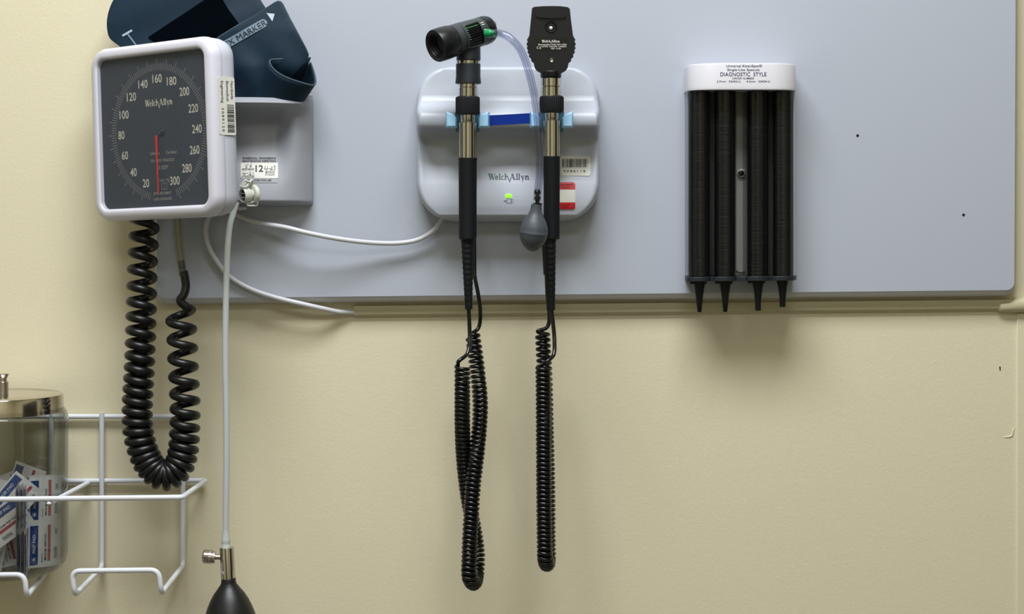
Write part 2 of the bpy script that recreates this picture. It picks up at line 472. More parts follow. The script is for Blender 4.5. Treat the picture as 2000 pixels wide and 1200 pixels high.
for hx, hy, a in ((1675, 265, 0), (1882, 420, 1)):
    g = G(); c = P(hx, hy, BD + 0.0002); g.lathe(c, (0, -1, 0), [(0, 0.0016), (0.0001, 0.0014)], 14)
    obj('screw_hole', g, 'dark', root, label='small dark empty screw hole')
    g = G(); g.lathe(P(hx, hy, BD), (0, -1, 0), [(0, 0.0021), (0.0001, 0.0020)], 16); obj('hole_rim', g, 'white', root)

# ============================================================ CABLE RACEWAY
root = thing('cable_raceway', 'cream painted cable raceway running along under the grey board', 'cable cover', P(1400, 622, 0))
a0, a1 = P(690, 597, 0.006), P(690, 620, 0.006); b0, b1 = P(2500, 579.5, 0.006), P(2500, 602.5, 0.006)
def race(g, a0, a1, b0, b1, dd, lip=0.002):
    prof = lambda p0, p1: [V((p0.x, 0, p0.z)), V((p0.x, -dd * 0.8, p0.z)), V((p0.x, -dd, p0.z - 0.0012)), V((p0.x, -dd, p1.z + lip + 0.0012)), V((p0.x, -dd * 0.86, p1.z + lip)), V((p0.x, -dd * 0.5, p1.z + lip * 0.6)), V((p0.x, -dd * 0.5, p1.z)), V((p0.x, 0, p1.z))]
    g.rings([prof(a0, a1), prof(b0, b1)], True, True)
g = G(); race(g, a0, a1, b0, b1, 0.006); obj('cover_strip', g, 'race', root, bevel=0.0004)
c0, c1 = P(1953, 590, 0.014), P(1951, 610, 0.014); d0, d1 = P(2500, 582, 0.014), P(2500, 612, 0.014)
g = G()
secs = []
for px, yt, yb, dd in ((1952, 591.5, 609.5, 0.0075), (1957, 590.5, 610, 0.0095), (1972, 589, 610.5, 0.010), (1982, 584, 611, 0.0105), (1990, 581.5, 611, 0.011), (2500, 577, 607, 0.011)):
    t = P(px, yt, dd); b_ = P(px, yb, dd); mz = (t.z + b_.z) / 2; hz = (t.z - b_.z) / 2
    ring = [V((t.x, 0, t.z))]
    for i in range(9):
        an = PI / 2 - PI * i / 8; ring.append(V((t.x, -dd * (0.45 + 0.55 * math.cos(an)), mz + hz * math.sin(an))))
    ring.append(V((t.x, 0, b_.z))); secs.append(ring)
g.rings(secs, True, True); obj('joint_coupler', g, 'race', root, smooth=50)

# ============================================================ relief bodies (wall transformer, cuff holder)
def relief(x0, x1, prof, rt, rb, edge_d, back, recess=None, redge=0.06, nu=46, gfun=None):
    """moulded front: prof = list of (Z, d) from top to bottom; corners rounded by rt/rb metres"""
    g = G(); zt = prof[0][0]; zb = prof[-1][0]; xc = (x0 + x1) / 2; hw = (x1 - x0) / 2
    us = []
    for i in range(nu + 1):
        t = -1 + 2 * i / nu; us.append(math.sin(t * PI / 2))
    rows = []
    # add corner resolution
    zs = []
    for (z, d), (z2, d2) in zip(prof, prof[1:]):
        k = max(1, int(abs(z - z2) / 0.004)); 
        for j in range(k): zs.append((z + (z2 - z) * j / k, d + (d2 - d) * j / k))
    zs.append(prof[-1])
    ext = [zt - (rt * (1 - math.cos(a))) for a in [i * PI / 2 / 10 for i in range(11)]] + [zb + (rb * (1 - math.cos(a))) for a in [i * PI / 2 / 10 for i in range(11)]]
    for z in ext:
        if any(abs(z - q[0]) < 0.0006 for q in zs): continue
        for k in range(len(zs) - 1):
            if (zs[k][0] - z) * (zs[k + 1][0] - z) < 0:
                t = (zs[k][0] - z) / (zs[k][0] - zs[k + 1][0]); zs.insert(k + 1, (z, zs[k][1] + (zs[k + 1][1] - zs[k][1]) * t)); break
    for z, d in zs:
        if z > zt - rt: q = (zt - z); h = hw - rt + math.sqrt(max(0, rt * rt - (rt - q) ** 2))
        elif z < zb + rb: q = (z - zb); h = hw - rb + math.sqrt(max(0, rb * rb - (rb - q) ** 2))
        else: h = hw
        row = []
        vt = min(1, (zt - z) / 0.004); vb = min(1, (z - zb) / 0.006)
        for u in us:
            x = xc + u * h; e = (h - abs(u) * h)
            k = min(1, e / redge) if redge else 1
            k = math.sqrt(1 - (1 - k) ** 2)
            kz = math.sqrt(max(0, 1 - (1 - min(vt, 1)) ** 2)) * math.sqrt(max(0, 1 - (1 - min(vb, 1)) ** 2))
            dd = d
            if recess: dd = d - recess(x, z)
            if gfun: dd = gfun(x, z, dd)
            row.append(V((x, -(edge_d + (dd - edge_d) * k * kz), z)))
        rows.append(row)
    g.rings(rows, False, False, closed=False)
    # side wall back to the board
    loop = rows[0][:] + [r[-1] for r in rows[1:]] + rows[-1][::-1][1:] + [r[0] for r in rows[::-1][1:-1]]
    g.rings([loop, [V((p.x, -back, p.z)) for p in loop]], False, False)
    return g

# ============================================================ WALL TRANSFORMER
root = thing('wall_charger', 'white wall charging unit with blue handle cradles on the grey board', 'charging unit', P(992, 431, 0.016))
def pz(y, d): return P(1000, y, d).z
ED = 0.034
tprof = [(pz(131, ED), 0.038), (pz(136, 0.043), 0.043), (pz(165, .0443), 0.0443), (pz(188, 0.046), 0.046), (pz(197, 0.0485), 0.0485), (pz(206, 0.056), 0.056), (pz(212, 0.067), 0.067), (pz(216.5, 0.076), 0.076), (pz(221, 0.0798), 0.0798),
         (pz(230, 0.081), 0.081), (pz(244, 0.081), 0.081), (pz(247.5, 0.079), 0.079), (pz(249, 0.075), 0.075), (pz(250, 0.0735), 0.066), (pz(252, 0.0735), 0.062), (pz(266, 0.062), 0.061), (pz(300, .060), 0.060), (pz(360, .060), 0.060), (pz(405, 0.058), 0.058), (pz(420, 0.0565), 0.0565), (pz(424, 0.054), 0.054), (pz(427, 0.050), 0.050), (pz(433, 0.042), 0.040)]
tx0, tx1 = P(814, 300, ED).x, P(1171, 300, ED).x
zr0 = pz(250, .0735)
def trecess(x, z):
    if z > zr0: return 0
    q = (zr0 - z); u = min(1, (min(x - tx0, tx1 - x)) / 0.030); k = math.sqrt(max(0, 1 - (1 - u) ** 2))
    depth = 0.020 * (math.cos(min(1, max(0, q - 0.010) / 0.072) * PI) * 0.5 + 0.5) * min(1, q / 0.009)
    return depth * k
g = relief(tx0, tx1, tprof, 0.036, 0.041, ED, 0.0192, trecess, redge=0.006)
body = obj('housing', g, 'white', root, smooth=50)
def tsurf(px, y):
    d = 0.05
    for _ in range(10):
        p = P(px, y, d); d = lerp([(-a_, b_) for a_, b_ in tprof], -p.z) - trecess(p.x, p.z)
    return d
def tc_(g, x0, y0, x1, y1, e, mi=0, nx=8, ny=8, r=0.0, cor='abcd'):
    """a sticker laid on the curved front"""
    pts = []
    rows = []
    for j in range(ny + 1):
        y = y0 + (y1 - y0) * j / ny; ins = 0
        for lim, on in (((y - y0), 'a' in cor), ((y1 - y), 'b' in cor)):
            if r and on and lim < r: ins = max(ins, r - math.sqrt(max(0, r * r - (r - lim) ** 2)))
        rows.append([P(x0 + ins + (x1 - x0 - 2 * ins) * i / nx, y, tsurf(x0 + (x1 - x0) * i / nx, y) + e) for i in range(nx + 1)])
    g.rings(rows, False, False, closed=False, mi=mi)
def ttext(g, s_, cxp, cyp, wp, hp__, e, bold=0.01, surf=None, mi=0):
    tv, tf, tw = text_geo(s_, bold); g.add([P(cxp + v.x * wp / tw, cyp - (v.y / 0.7 - 0.5) * hp__, tsurf(cxp + v.x * wp / tw, cyp) + e) for v in tv], tf, mi)
def tup(px, y):
    a_ = P(px, y + 6, tsurf(px, y + 6)); b_ = P(px, y - 6, tsurf(px, y - 6)); return (b_ - a_).normalized()
# blue strip on the ledge
TD = 0.0814
g = G(); poly = [P(953, 225.5, TD + .0003), P(1037, 221, TD + .0003), P(1038.5, 240.5, TD + .0003), P(955.5, 245.5, TD + .0003)]
g.prism(poly, (0, 0.0003, 0)); obj('label_strip', g, 'blue', root, smooth=None, label='dark blue adhesive strip')
# handle cradles
def cradle(cx, l, r):
    o = None
    for sgn, outer in ((-1, l), (1, r)):
        g = G(); inn = cx + sgn * 21
        pts = [(outer, 217), (inn + sgn * 8, 222), (inn, 231), (inn, 249.5), (outer, 249.5)]
        poly = [P(x, y, 0.0975) for x, y in pts]
        ctr = P((outer + inn) / 2, 234, 0.0975)
        fr = [V((p.x, p.y, p.z)) for p in poly]
        bk = [V((q.x + (q.x - ctr.x) * 0.15, -0.0795, q.z)) for q in poly]
        md = [V((q.x + (q.x - ctr.x) * 0.08, -0.088, q.z)) for q in poly]
        fr2 = [ctr + (p - ctr) * 0.8 for p in fr]
        g.rings([fr2, md, bk] if False else [fr2, [ctr + (V((p.x, -0.0945, p.z)) - ctr) * 1.0 for p in fr], bk], True, True)
        o = obj('cradle_prong', g, 'lblue', root, bevel=0.0006, label='light blue cradle prong')
    g = G(); poly = [P(cx - 25, 219, 0.0818), P(cx + 25, 219, 0.0818), P(cx + 23, 258, 0.0818), P(cx - 23, 258, 0.0818)]
    g.prism(poly, (0, 0.008, 0)); obj('cradle_back', g, 'teal', o, bevel=0.0008, smooth=None)  # darker plate standing in for the shaded notch behind the handle
cradle(913, 871, 955); cradle(1077, 1036, 1119)
# wordmark, status light, plug symbol, stickers
up_ = tup(993, 345)
g = G()
for A_, mi_ in zip(LG, (0, 1)):
    for n_, q in enumerate(A_):
        g.add([P(993.5 + (x - 3.65) * 80 / 7.3, 345 - (y - 0.5) * 11.5, tsurf(993.5, 345 - (y - 0.5) * 11.5) + .0006 + (n_ % 7) * 4e-6) for x, y in q], [(0, 1, 2, 3)], mi_)
obj('brand_logo', g, ['logogreen', 'logonavy'], root, smooth='flat')
g = G(); c = P(993.5, 383, tsurf(993, 383) - .0002); g.lathe(c, (0, -1, 0), [(0, 0.0036), (0.0006, 0.0034), (0.0011, 0.0026), (0.0014, 0.001)], 24)
for p in g.v: p.z = c.z + (p.z - c.z) * 0.62
obj('status_light', g, 'led', root, label='lit green status light')
g = G(); d0 = tsurf(994, 392.5); up_ = tup(994, 392); c = P(994, 392.5, d0 + .0006); k = S(d0)
def ln(x0, y0, x1, y1, wd=0.7): g.strip(c + V((x0 * k, 0, 0)) - up_ * (y0 * k), c + V((x1 * k, 0, 0)) - up_ * (y1 * k), wd * k, (0, -1, 0))
ln(-4.5, -4, 4.5, -4); ln(-4.5, 4, 4.5, 4); ln(-4.5, -4, -4.5, 4); ln(4.5, -4, 4.5, 4); ln(-10, 0, -4.5, 0, 1.1); ln(4.5, -2.5, 9, -2.5); ln(4.5, 2.5, 9, 2.5)
obj('plug_symbol', g, 'ink', root, smooth='flat')
g = G(); tc_(g, 1094, 304.5, 1153.5, 343.5, .0005, r=3); ob = obj('asset_sticker', g, 'label', root, smooth=60, label='off-white barcode sticker reading 3089119')
g = G(); rnd = random.Random(5); ws = [rnd.choice((1, 1, 2, 2, 3)) for _ in range(51)]; tot = sum(ws); x = 1098.0
for i_, q in enumerate(ws):
    if i_ % 2 == 0: tc_(g, x, 310.5, x + q * 48 / tot, 327, .0008, nx=1, ny=4)
    x += q * 48 / tot
ttext(g, '3 0 8 9 1 1 9', 1122, 335.5, 42, 6, .0008)
obj('printed_text', g, 'ink', ob, smooth='flat')
g = G(); tc_(g, 1078, 356, 1123.5, 409, .0005, 0, r=5); tc_(g, 1078, 356, 1123.5, 370, .0008, 1, r=5, cor='a'); tc_(g, 1078, 395.5, 1123.5, 409, .0008, 1, r=5, cor='b')
ob = obj('inspection_sticker', g, ['label', 'sred'], root, smooth=60, label='red and white inspection sticker')
g = G()
for s_, xx, yy, ww in (('EQUIPMENT', 1107, 361, 24), ('ID CODE', 1105, 366, 16), ('CLASS', 1104, 400.5, 17), ('USE', 1103, 405, 10)):
    ttext(g, s_, xx, yy, ww, 2.7, .0011, 0.02)
obj('printed_text', g, 'dred', ob, smooth='flat')

# ============================================================ OTOSCOPE
HD = 0.1045
def handle(root, cx, top, my, gy, cb, hwm=17.0, hwg=18.3, lean=0.0, fine=False):
    """knurled collar, chrome barrel, ribbed grip, strain relief"""
    g = G(); lathe_px(g, cx, HD, [(top, 19), (top + 2, 23), (top + 5, 23.8), (my - 6, 23.8), (my - 2, 23.2), (my, 20)], 72, bump=lambda k, i: 1 - (0.03 if (i % 2 and 1 <= k <= 4) else 0))
    obj('knurled_collar', g, 'blackm', root, smooth=20)
    g = G(); lathe_px(g, cx, HD, [(my - 3, hwm - 3), (my + 12, hwm - 3), (my + 13.5, hwm - 4), (my + 15, hwm), (gy + 3, hwm)], 40)
    obj('chrome_barrel', g, 'chrome', root)
    g = G(); lathe_px(g, cx, HD, [(gy, hwg - 1), (gy + 1.5, hwg), (gy + 6, hwg - 0.4), (cb - 10, hwg - 0.9), (cb - 2, hwg - 1.2), (cb, hwg - 3)], 64, bump=lambda k, i: 1 - (0.02 if (i % 2 and 2 <= k <= 3) else 0), lean=lean)
    obj('grip', g, 'blackm', root, smooth=20)
root = thing('otoscope', 'black otoscope with a tilted viewing head, hanging in the left cradle', 'otoscope', P(912, 600, HD))
# vertical parts
g = G(); lathe_px(g, 915, HD, [(70, 22), (84, 23), (98, 23.5), (117, 23.7), (120, 21)], 40); obj('neck', g, 'neck', root)
g = G(); lathe_px(g, 914.5, HD, [(118, 22), (119.5, 23.6), (125, 23.6), (126, 22)], 40); obj('metal_ring', g, 'chrome', root)
g = G(); lathe_px(g, 914.5, HD, [(125, 23), (126, 24), (150, 24), (161, 25.2), (163.5, 25), (164.5, 21)], 40); obj('collar', g, 'neck', root)
g = G(); lathe_px(g, 914.5, HD, [(163, 18), (170, 18), (171, 17), (172, 18.6), (189, 18.6), (190, 17)], 40); obj('chrome_collar', g, 'chrome', root)
handle(root, 913.5, 188, 225, 308, 468)
A = P(850.5, 90, 0.131); B = P(957, 56, 0.090); ax = (B - A); L = ax.length; ax.normalize()
uo = V((0, 0, 1)); uo = (uo - ax * uo.dot(ax)).normalized(); wo = ax.cross(uo)
def ofr(t, r, ang):  # point on the head: fraction t, radius r, angle from the top towards the viewer
    sidev = wo if wo.y < 0 else -wo
    return A + ax * (t * L) + (uo * math.cos(ang) + sidev * math.sin(ang)) * r
g = G(); g.lathe(A, ax, [(0.30 * L, 0.0146), (0.31 * L, 0.0156), (0.45 * L, 0.0158), (0.7 * L, 0.0150), (0.84 * L, 0.0146), (0.85 * L, 0.0138)], 56)
obj('head_shell', g, 'head', root)
g = G(); g.lathe(A, ax, [(0.105 * L, 0.002), (0.1 * L, 0.006), (0.10 * L, 0.0085), (0.07 * L, 0.0092), (0.07 * L, 0.0102), (0.045 * L, 0.0108), (0.045 * L, 0.0118), (0.02 * L, 0.0124), (0.02 * L, 0.0134), (0.0, 0.0148), (0.0, 0.0162), (0.02 * L, 0.0168), (0.14 * L, 0.0170), (0.28 * L, 0.0164), (0.31 * L, 0.0152)], 48,
            bump=lambda k, i: (0.975 if (i % 8 == 0 and k >= 12) else 1))
ey = obj('eyepiece', g, 'black', root, smooth=30)
g = G(); g.lathe(A + ax * (0.098 * L), ax, [(0, 0.0088), (0.0004, 0.001)], 32); obj('lens', g, 'cord', ey)
g = G(); g.lathe(A, ax, [(0.83 * L, 0.0140), (0.84 * L, 0.0149), (0.93 * L, 0.0147), (0.985 * L, 0.0132), (1.0 * L, 0.0112), (1.0 * L, 0.004), (1.03 * L, 0.0038)], 48, bump=lambda k, i: (0.97 if (i % 8 == 0 and 1 <= k <= 3) else 1))
obj('rear_ring', g, 'black', root, smooth=30)
g = G(); g.lathe(A + ax * (1.0 * L) + uo * 0.0035, ax, [(0, 0.0034), (0.0065, 0.0032), (0.0075, 0.0026), (0.0075, 0.0015), (0.004, 0.0014)], 24); obj('specula_post', g, 'steel', root)
# focus window with ribbed wheel
def patch(g, t0, t1, a0, a1, r, mi=0, nt=6, na=24, rfun=None):
    rows = []
    for i in range(na + 1):
        a = math.radians(a0 + (a1 - a0) * i / na); rows.append([ofr(t0 + (t1 - t0) * j / nt, (rfun(i) if rfun else r), a) for j in range(nt + 1)])
    g.rings(rows, False, False, closed=False, mi=mi)
g = G()
for (ta, tb, aa, ab) in ((0.41, 0.435, 44, 132), (0.435, 0.70, 40, 46), (0.435, 0.72, 129, 135), (0.695, 0.715, 44, 132)): patch(g, ta, tb, aa, ab, 0.0163)
fw = obj('window_frame', g, 'head', root, solid=0.0012)
g = G(); patch(g, 0.435, 0.695, 46, 129, 0.016, rfun=lambda i: 0.0162 - (0.0007 if (i // 2) % 2 else 0), na=36); obj('focus_wheel', g, 'cord', root, smooth=20, solid=0.0006)
g = G(); patch(g, 0.45, 0.66, 56, 58.5, 0.0167, na=2); obj('green_stripe', g, 'greens', root, label='green focus stripe')
g = G()
for i, a in enumerate((50, 59, 69, 79, 89, 99, 109, 118)):
    wd = (0.055, 0.05, 0.04, 0.035, 0.03, 0.012, 0.012, 0.012)[i]; patch(g, 0.735, 0.735 + wd, a, a + 3.2, 0.01545, 1 if i in (2, 4) else 0, 1, 1)
obj('focus_scale', g, ['ivory', 'greens'], root, smooth='flat')
# coiled cord of a scope
def scope_cord(root, front, coil_front, coil_back, back, R, r, ref, tension, phase0=0.0):
    pass
CR = 0.0064; CT = 0.0021
def loop_cord(root, head_pts, coil_pts, tail_pts, pitch):
    cp = spline([P(*p) for p in coil_pts], 16)
    ch = coil(cp, CR, pitch, V((1, 0, 0)), phase=PI * 0.75, per=14, chir=-1)
    hp = spline([P(*p) for p in head_pts] + [ch[0]], 10); tp = spline([ch[-1]] + [P(*p) for p in tail_pts], 10)
    g = G(); g.tube(hp[:-1] + ch + tp[1:], CT, 8)
    return obj('coiled_cord', g, 'cord', root, smooth=60)
def relief_boot(root, cx0, cx1, y0, y1, h0, h1, d0, d1, slots=True):
    g = G(); n = 40; a = P(cx0, y0, d0); b = P(cx1, y1, d1)
    prof = []; Lb = (b - a).length
    for i in range(n + 1):
        t = i / n; hw = (h0 + (h1 - h0) * t) * S(d0)
        if slots and 1 < i < n - 1 and i % 3 == 0: hw *= 0.92
        prof.append((t * Lb, hw))
    g.lathe(a, b - a, prof, 24); obj('strain_relief', g, 'blackm', root, smooth=25)
relief_boot(root, 912.5, 915.5, 466, 604, 12.5, 7.3, HD, 0.1)
relief_boot(root, 924, 926.5, 428, 537, 5.5, 4.2, 0.052, 0.058, False)
def U(pts_front, pts_back, bottom): return pts_front + bottom + pts_back
front_leg = [(903, 716, .112), (903, 760, .110), (903, 830, .100), (906, 900, .086), (914, 970, .076), (925, 1030, .072), (932, 1080, .071), (930.5, 1122, .074)]
bott = [(925, 1139, .089)]
back_leg = [(916.5, 1124, .104), (917, 1080, .106), (919, 1030, .106), (924, 950, .102), (932, 880, .094), (938, 800, .078), (934, 740, .066), (928, 690, .060), (923, 654, .058)]
loop_cord(root, [(915, 600, .1), (917, 640, .100), (917, 670, .104), (912, 692, .110), (896, 706, .117)],
          front_leg + bott + back_leg, [(935, 640, .056), (938, 610, .058), (934, 575, .060), (928, 545, .060), (926, 530, .058)], lambda t: 0.00462 if t < 0.60 else 0.0047 + 0.0012 * max(0, (t - 0.8) / 0.2))

# ============================================================ OPHTHALMOSCOPE
root = thing('ophthalmoscope', 'black ophthalmoscope with a flat upright head, hanging in the right cradle', 'ophthalmoscope', P(1077, 600, HD))
pts = [(1041, 17.5), (1044, 15.5), (1062, 14.3), (1077, 14), (1094, 14.3), (1108, 16), (1111, 18.5), (1113, 40), (1117, 73), (1119, 78)]
def scal(side):
    out = []; ctrl = [(1120, 76), (1121.5, 88), (1120, 100), (1116, 112), (1108, 125)]
    for i in range(28):
        t = i / 27 * (len(ctrl) - 1); k = min(len(ctrl) - 2, int(t)); f = t - k
        x = ctrl[k][0] * (1 - f) + ctrl[k + 1][0] * f; y = ctrl[k][1] * (1 - f) + ctrl[k + 1][1] * f
        x += 1.3 * math.sin(i / 27 * 2 * PI * 6); out.append((x, y))
    return out
rs = scal(1); right = rs + [(1106.5, 132), (1103, 137), (1096, 141)]; left = [(2153.5 - x, y) for x, y in right][::-1]
left = [(x - 0.5, y) for x, y in left]
pts = [(1041, 17.5), (1044, 15.5), (1062, 14.3), (1077, 14), (1094, 14.3), (1108, 16), (1111, 18.5), (1113, 40), (1117, 70)] + right + left + [(1036, 70), (1039, 40)]
g = G(); hd = 0.112
front = [P(x, y, hd) for x, y in pts]; g.prism(front, (0, 0.017, 0), bev=0.0012); head = obj('head_case', g, 'black', root, smooth=30)
g = G(); bw = [(1048, 24), (1062, 23.2), (1077, 23), (1092, 23.2), (1104.5, 24), (1104, 31), (1102, 33), (1077, 34.5), (1050.5, 32.5), (1048, 30)]
g.prism([P(x, y, hd + .0022) for x, y in bw], (0, 0.0025, 0), bev=0.0008); obj('brow_rest', g, 'black', root)
g = G(); g.lathe(P(1076, 53, hd - .0006), (0, -1, 0), [(0.0, 0.0), (0.0002, 0.0035), (0.0014, 0.0050), (0.0014, 0.0056), (0.0006, 0.0062)], 40, cap0=False, cap1=False); obj('sight_hole', g, 'cord', root)
g = G(); g.lathe(P(1076, 54.5, hd), (0, -1, 0), [(0, 0.0017), (0.0005, 0.0013), (0.0007, 0.0004)], 20); obj('sight_lens', g, 'label', root, label='bright pale lens in the sight hole')
g = G(); g.lathe(P(1077.5, 117.5, hd), (0, -1, 0), [(0, 0.0022), (0.0006, 0.0019), (0.0003, 0.0011), (0.0003, 0.0)], 20); obj('screw', g, 'steel', root)
g = G(); rr = rr2(62 * S(hd), 23 * S(hd), 0.0006, 3); c = P(1077, 86.5, hd + .0003); g.prism([c + V((x, 0, z)) for x, z in rr], (0, 0.0004, 0)); pl = obj('name_plate', g, 'cord', root, smooth=None)
g = G(); q = hd + .0004; k = S(hd)
logo(g, P(1075.5, 80.5, q), (1, 0, 0), (0, 0, 1), 35 * k, 5 * k)
for s_, yy, xx, ww, hh in (('Skaneateles Falls NY USA', 87, 1079, 56, 2.8), ('US PAT. 4,526,449  4,998,818', 91, 1082, 48, 2.4), ('REF 11720', 95, 1086, 19, 2.4), ('C E', 93.2, 1052.5, 8, 4.6)):
    text(g, s_, P(xx, yy, q), (1, 0, 0), (0, 0, 1), ww * k, hh * k, 0, 0.01)
obj('printed_text', g, 'label', pl, smooth='flat')
g = G(); lathe_px(g, 1076, HD, [(139, 19), (141, 20.5), (150, 20.5), (152, 19.5), (153, 18)], 40); obj('neck', g, 'black', root)
g = G(); lathe_px(g, 1076, HD, [(152, 18), (154, 19.6), (168, 19.6), (169.5, 18), (171, 19.6), (188, 19.6), (189, 18)], 40); obj('chrome_collar', g, 'chrome', root)
handle(root, 1077.5, 187, 221, 305, 468, 15.8, 16.6)
relief_boot(root, 1073.5, 1076, 466, 606, 12.8, 8.2, HD, 0.1)
relief_boot(root, 1063, 1067, 428, 537, 7, 5.5, 0.052, 0.062, False)
f2 = [(1061, 718, .110), (1061.5, 760, .110), (1062, 850, .109), (1062.5, 950, .108), (1063.5, 1040, .107), (1064.5, 1087, .106)]
b2 = [(1068, 1102, .0895), (1070.5, 1090, .074), (1070, 1040, .073), (1069.5, 950, .072), (1067, 850, .070), (1064.5, 750, .064), (1061.5, 690, .060), (1060, 654, .058)]
loop_cord(root, [(1076, 600, .1), (1081, 640, .102), (1083, 670, .106), (1081, 694, .112), (1066, 708, .118)],
          f2 + b2, [(1050, 648, .070), (1068, 640, .068), (1073, 620, .066), (1069, 575, .064), (1067, 530, .062)], lambda t: 0.00455 if t < 0.62 else 0.0047 + 0.0016 * max(0, (t - 0.8) / 0.2))

# ============================================================ INSUFFLATOR (tube and bulb of the otoscope)
root = thing('insufflator', 'grey squeeze bulb on a clear tube hanging from the otoscope head', 'squeeze bulb', P(1041, 492, 0.128))
gp = P(951, 65, 0.1215); gq = P(968, 66, 0.1305)
g = G(); g.lathe(gp, gq - gp, [(0, 0.0044), (0.004, 0.0044), (0.0055, 0.0036), (0.0068, 0.0037), (0.0075, 0.0031), (0.0088, 0.0034), (0.0095, 0.0027), (0.012, 0.0024)], 28); obj('plug', g, 'green', root, label='bright green plug')
tp = spline([P(963, 65, .1285), P(978, 65.5, .136), P(997, 75, .140), (P(1018, 100, .142)), P(1034, 145, .142), P(1045, 195, .141), P(1051, 245, .140), P(1054, 300, .138), P(1053.5, 345, .136), P(1050, 378, .133), P(1049, 392, .132)], 12)
g = G(); g.tube(tp, 0.0038, 20, caps=False); g.tube(tp, 0.0019, 14, caps=False); obj('clear_tube', g, 'clear', root, smooth=60)
g = G(); lathe_px(g, 1049.5, .132, [(370, 4), (374, 6.5), (379, 6), (380, 4), (384, 4.2), (385, 6.4), (391, 5), (393, 4), (396, 4), (397, 9), (400, 9.4), (402, 8)], 24); obj('barbed_fitting', g, 'cord', root)
g = G()
prof = [(399, 8), (400, 10.5), (404, 10.8), (412, 11.5), (420, 15), (430, 21), (440, 25.5), (448, 27.4), (455.4, 27.6), (456, 27.9), (456.6, 27.6), (463, 26.7), (470, 24.8), (477, 21.5), (483, 17), (488, 11.5), (491, 6.5), (492.5, 0.5)]
s = S(.130); A0 = P(1048, 399, .132); B0 = P(1038.5, 492, .128); g.lathe(A0, B0 - A0, [((y - 399) * s, h * s) for y, h in prof], 40); obj('bulb', g, 'gbulb', root, smooth=60)

# ============================================================ SPECULA DISPENSER
root = thing('specula_dispenser', 'wall dispenser with a white cap over four clear tubes of black tips', 'dispenser', P(1447, 549, 0.016))
def stad(x0, x1, df, db, r, n=8):
    """top view outline: back straight, rounded front corners"""
    out = [(x0, db)]
    for i in range(n + 1):
        a = PI - PI / 2 * i / n; out.append((x0 + r + r * math.cos(a), df - r + r * math.sin(a)))
    for i in range(n + 1):
        a = PI / 2 - PI / 2 * i / n; out.append((x1 - r + r * math.cos(a), df - r + r * math.sin(a)))
    out.append((x1, db)); return out
cdp = 0.076
x0, x1 = P(1337.5, 150, .022).x, P(1556.5, 150, cdp - .018).x; zt, zb = P(0, 123, cdp).z, P(0, 175, cdp).z
def lay(o, z, e): 
    return [V((x + (e if x > (x0 + x1) / 2 else -e), -(d + (e if d > 0.03 else 0)), z)) for x, d in o]
o_ = stad(x0, x1, cdp, 0.0192, 0.030)
g = G(); g.rings([lay(o_, zt, -0.0018), lay(o_, zt - 0.0006, -0.0006), lay(o_, zt - 0.0018, -0.0001), lay(o_, zb + 0.003, 0.0001), lay(o_, zb + 0.0008, 0.0005), lay(o_, zb, 0.0003)])
cap = obj('cap', g, 'white2', root, smooth=40)
g = G(); q = cdp + 0.0003; k = S(q)
for s_, yy, xx, ww, hh, bo in (('Universal KleenSpec\u00ae', 128.5, 1453.5, 70, 4.6, 0.006), ('Single-Use Specula', 136, 1452, 63, 4.6, 0.006), ('DIAGNOSTIC  STYLE', 145, 1452, 90, 7.4, 0.004), ('ORDER NUMBER', 153, 1451.5, 43, 3.4, 0.006), ('2.7mm \u00b7 52432-U      4.2mm \u00b7 52434-U', 159, 1452, 104, 3.8, 0.006)):
    text(g, s_, P(xx, yy, q), (1, 0, 0), (0, 0, 1), ww * k, hh * k, 0, bo)
obj('printed_text', g, 'inkblue', cap, smooth='flat')
TDp = 0.049
zA = P(0, 174.6, .06).z; zB = P(0, 541, 0.060).z
g = G(); xa, xb = P(1342, 300, .018).x, P(1551, 300, .024).x; g.box(((xa + xb) / 2, -0.0212, (zA + zB) / 2), ((xb - xa) / 2, 0.002, (zA - zB) / 2)); obj('back_plate', g, 'slot', root, bevel=0.0005)
cols = [(1365.5, 22.3), (1415, 21.8), (1479.5, 21.8), (1528.5, 20.8)]
for cxp, hw in cols:
    g = G(); r = hw * S(TDp); c = P(cxp, 300, TDp)
    # open-backed clear channel: U section
    def U_(rr, ext):
        o = [V((c.x - rr, -ext, 0))]
        for i in range(17): a = PI - PI * i / 16; o.append(V((c.x + rr * math.cos(a), -TDp - rr * math.sin(a), 0)))
        o.append(V((c.x + rr, -ext, 0))); return o
    o1 = U_(r + 0.0005, 0.0236)
    g.rings([[p + V((0, 0, zA)) for p in o1], [p + V((0, 0, zB)) for p in o1]], False, False, closed=False)
    obj('clear_tube', g, 'cleart', root, smooth=60)
for xs, dq, hq in ((1341.8, .021, .005), (1549.8, .046, .0145)):
    g = G(); c = P(xs, 300, dq); g.box((c.x, -0.0195 - hq, (zA + zB) / 2), (0.0008, hq, (zA - zB) / 2)); obj('side_wall', g, 'shell', root, bevel=0.0003)
g = G()
for (ya, yb, hwp) in ((170, 531, 8.6),):
    c = P(1447.5, 350, .030); za = P(0, ya, .030).z; zb2 = P(0, yb, .030).z; h = hwp * S(.03)
    out = [V((c.x - h, -.0255, za)), V((c.x + h, -.0255, za))] + [V((c.x + h * math.cos(-PI * i / 10), -.0255, zb2 + h + h * math.sin(-PI * i / 10))) for i in range(11)]
    g.prism(out, (0, 0.004, 0), bev=0.0007)
obj('slot_strip', g, 'slot', root)
g = G(); g.lathe(P(1447.5, 338.5, .025), (0, -1, 0), [(0, 0.0044), (0.0025, 0.0044), (0.0034, 0.0040), (0.0036, 0.0034)], 32); kn = obj('screw_boss', g, 'label', root)
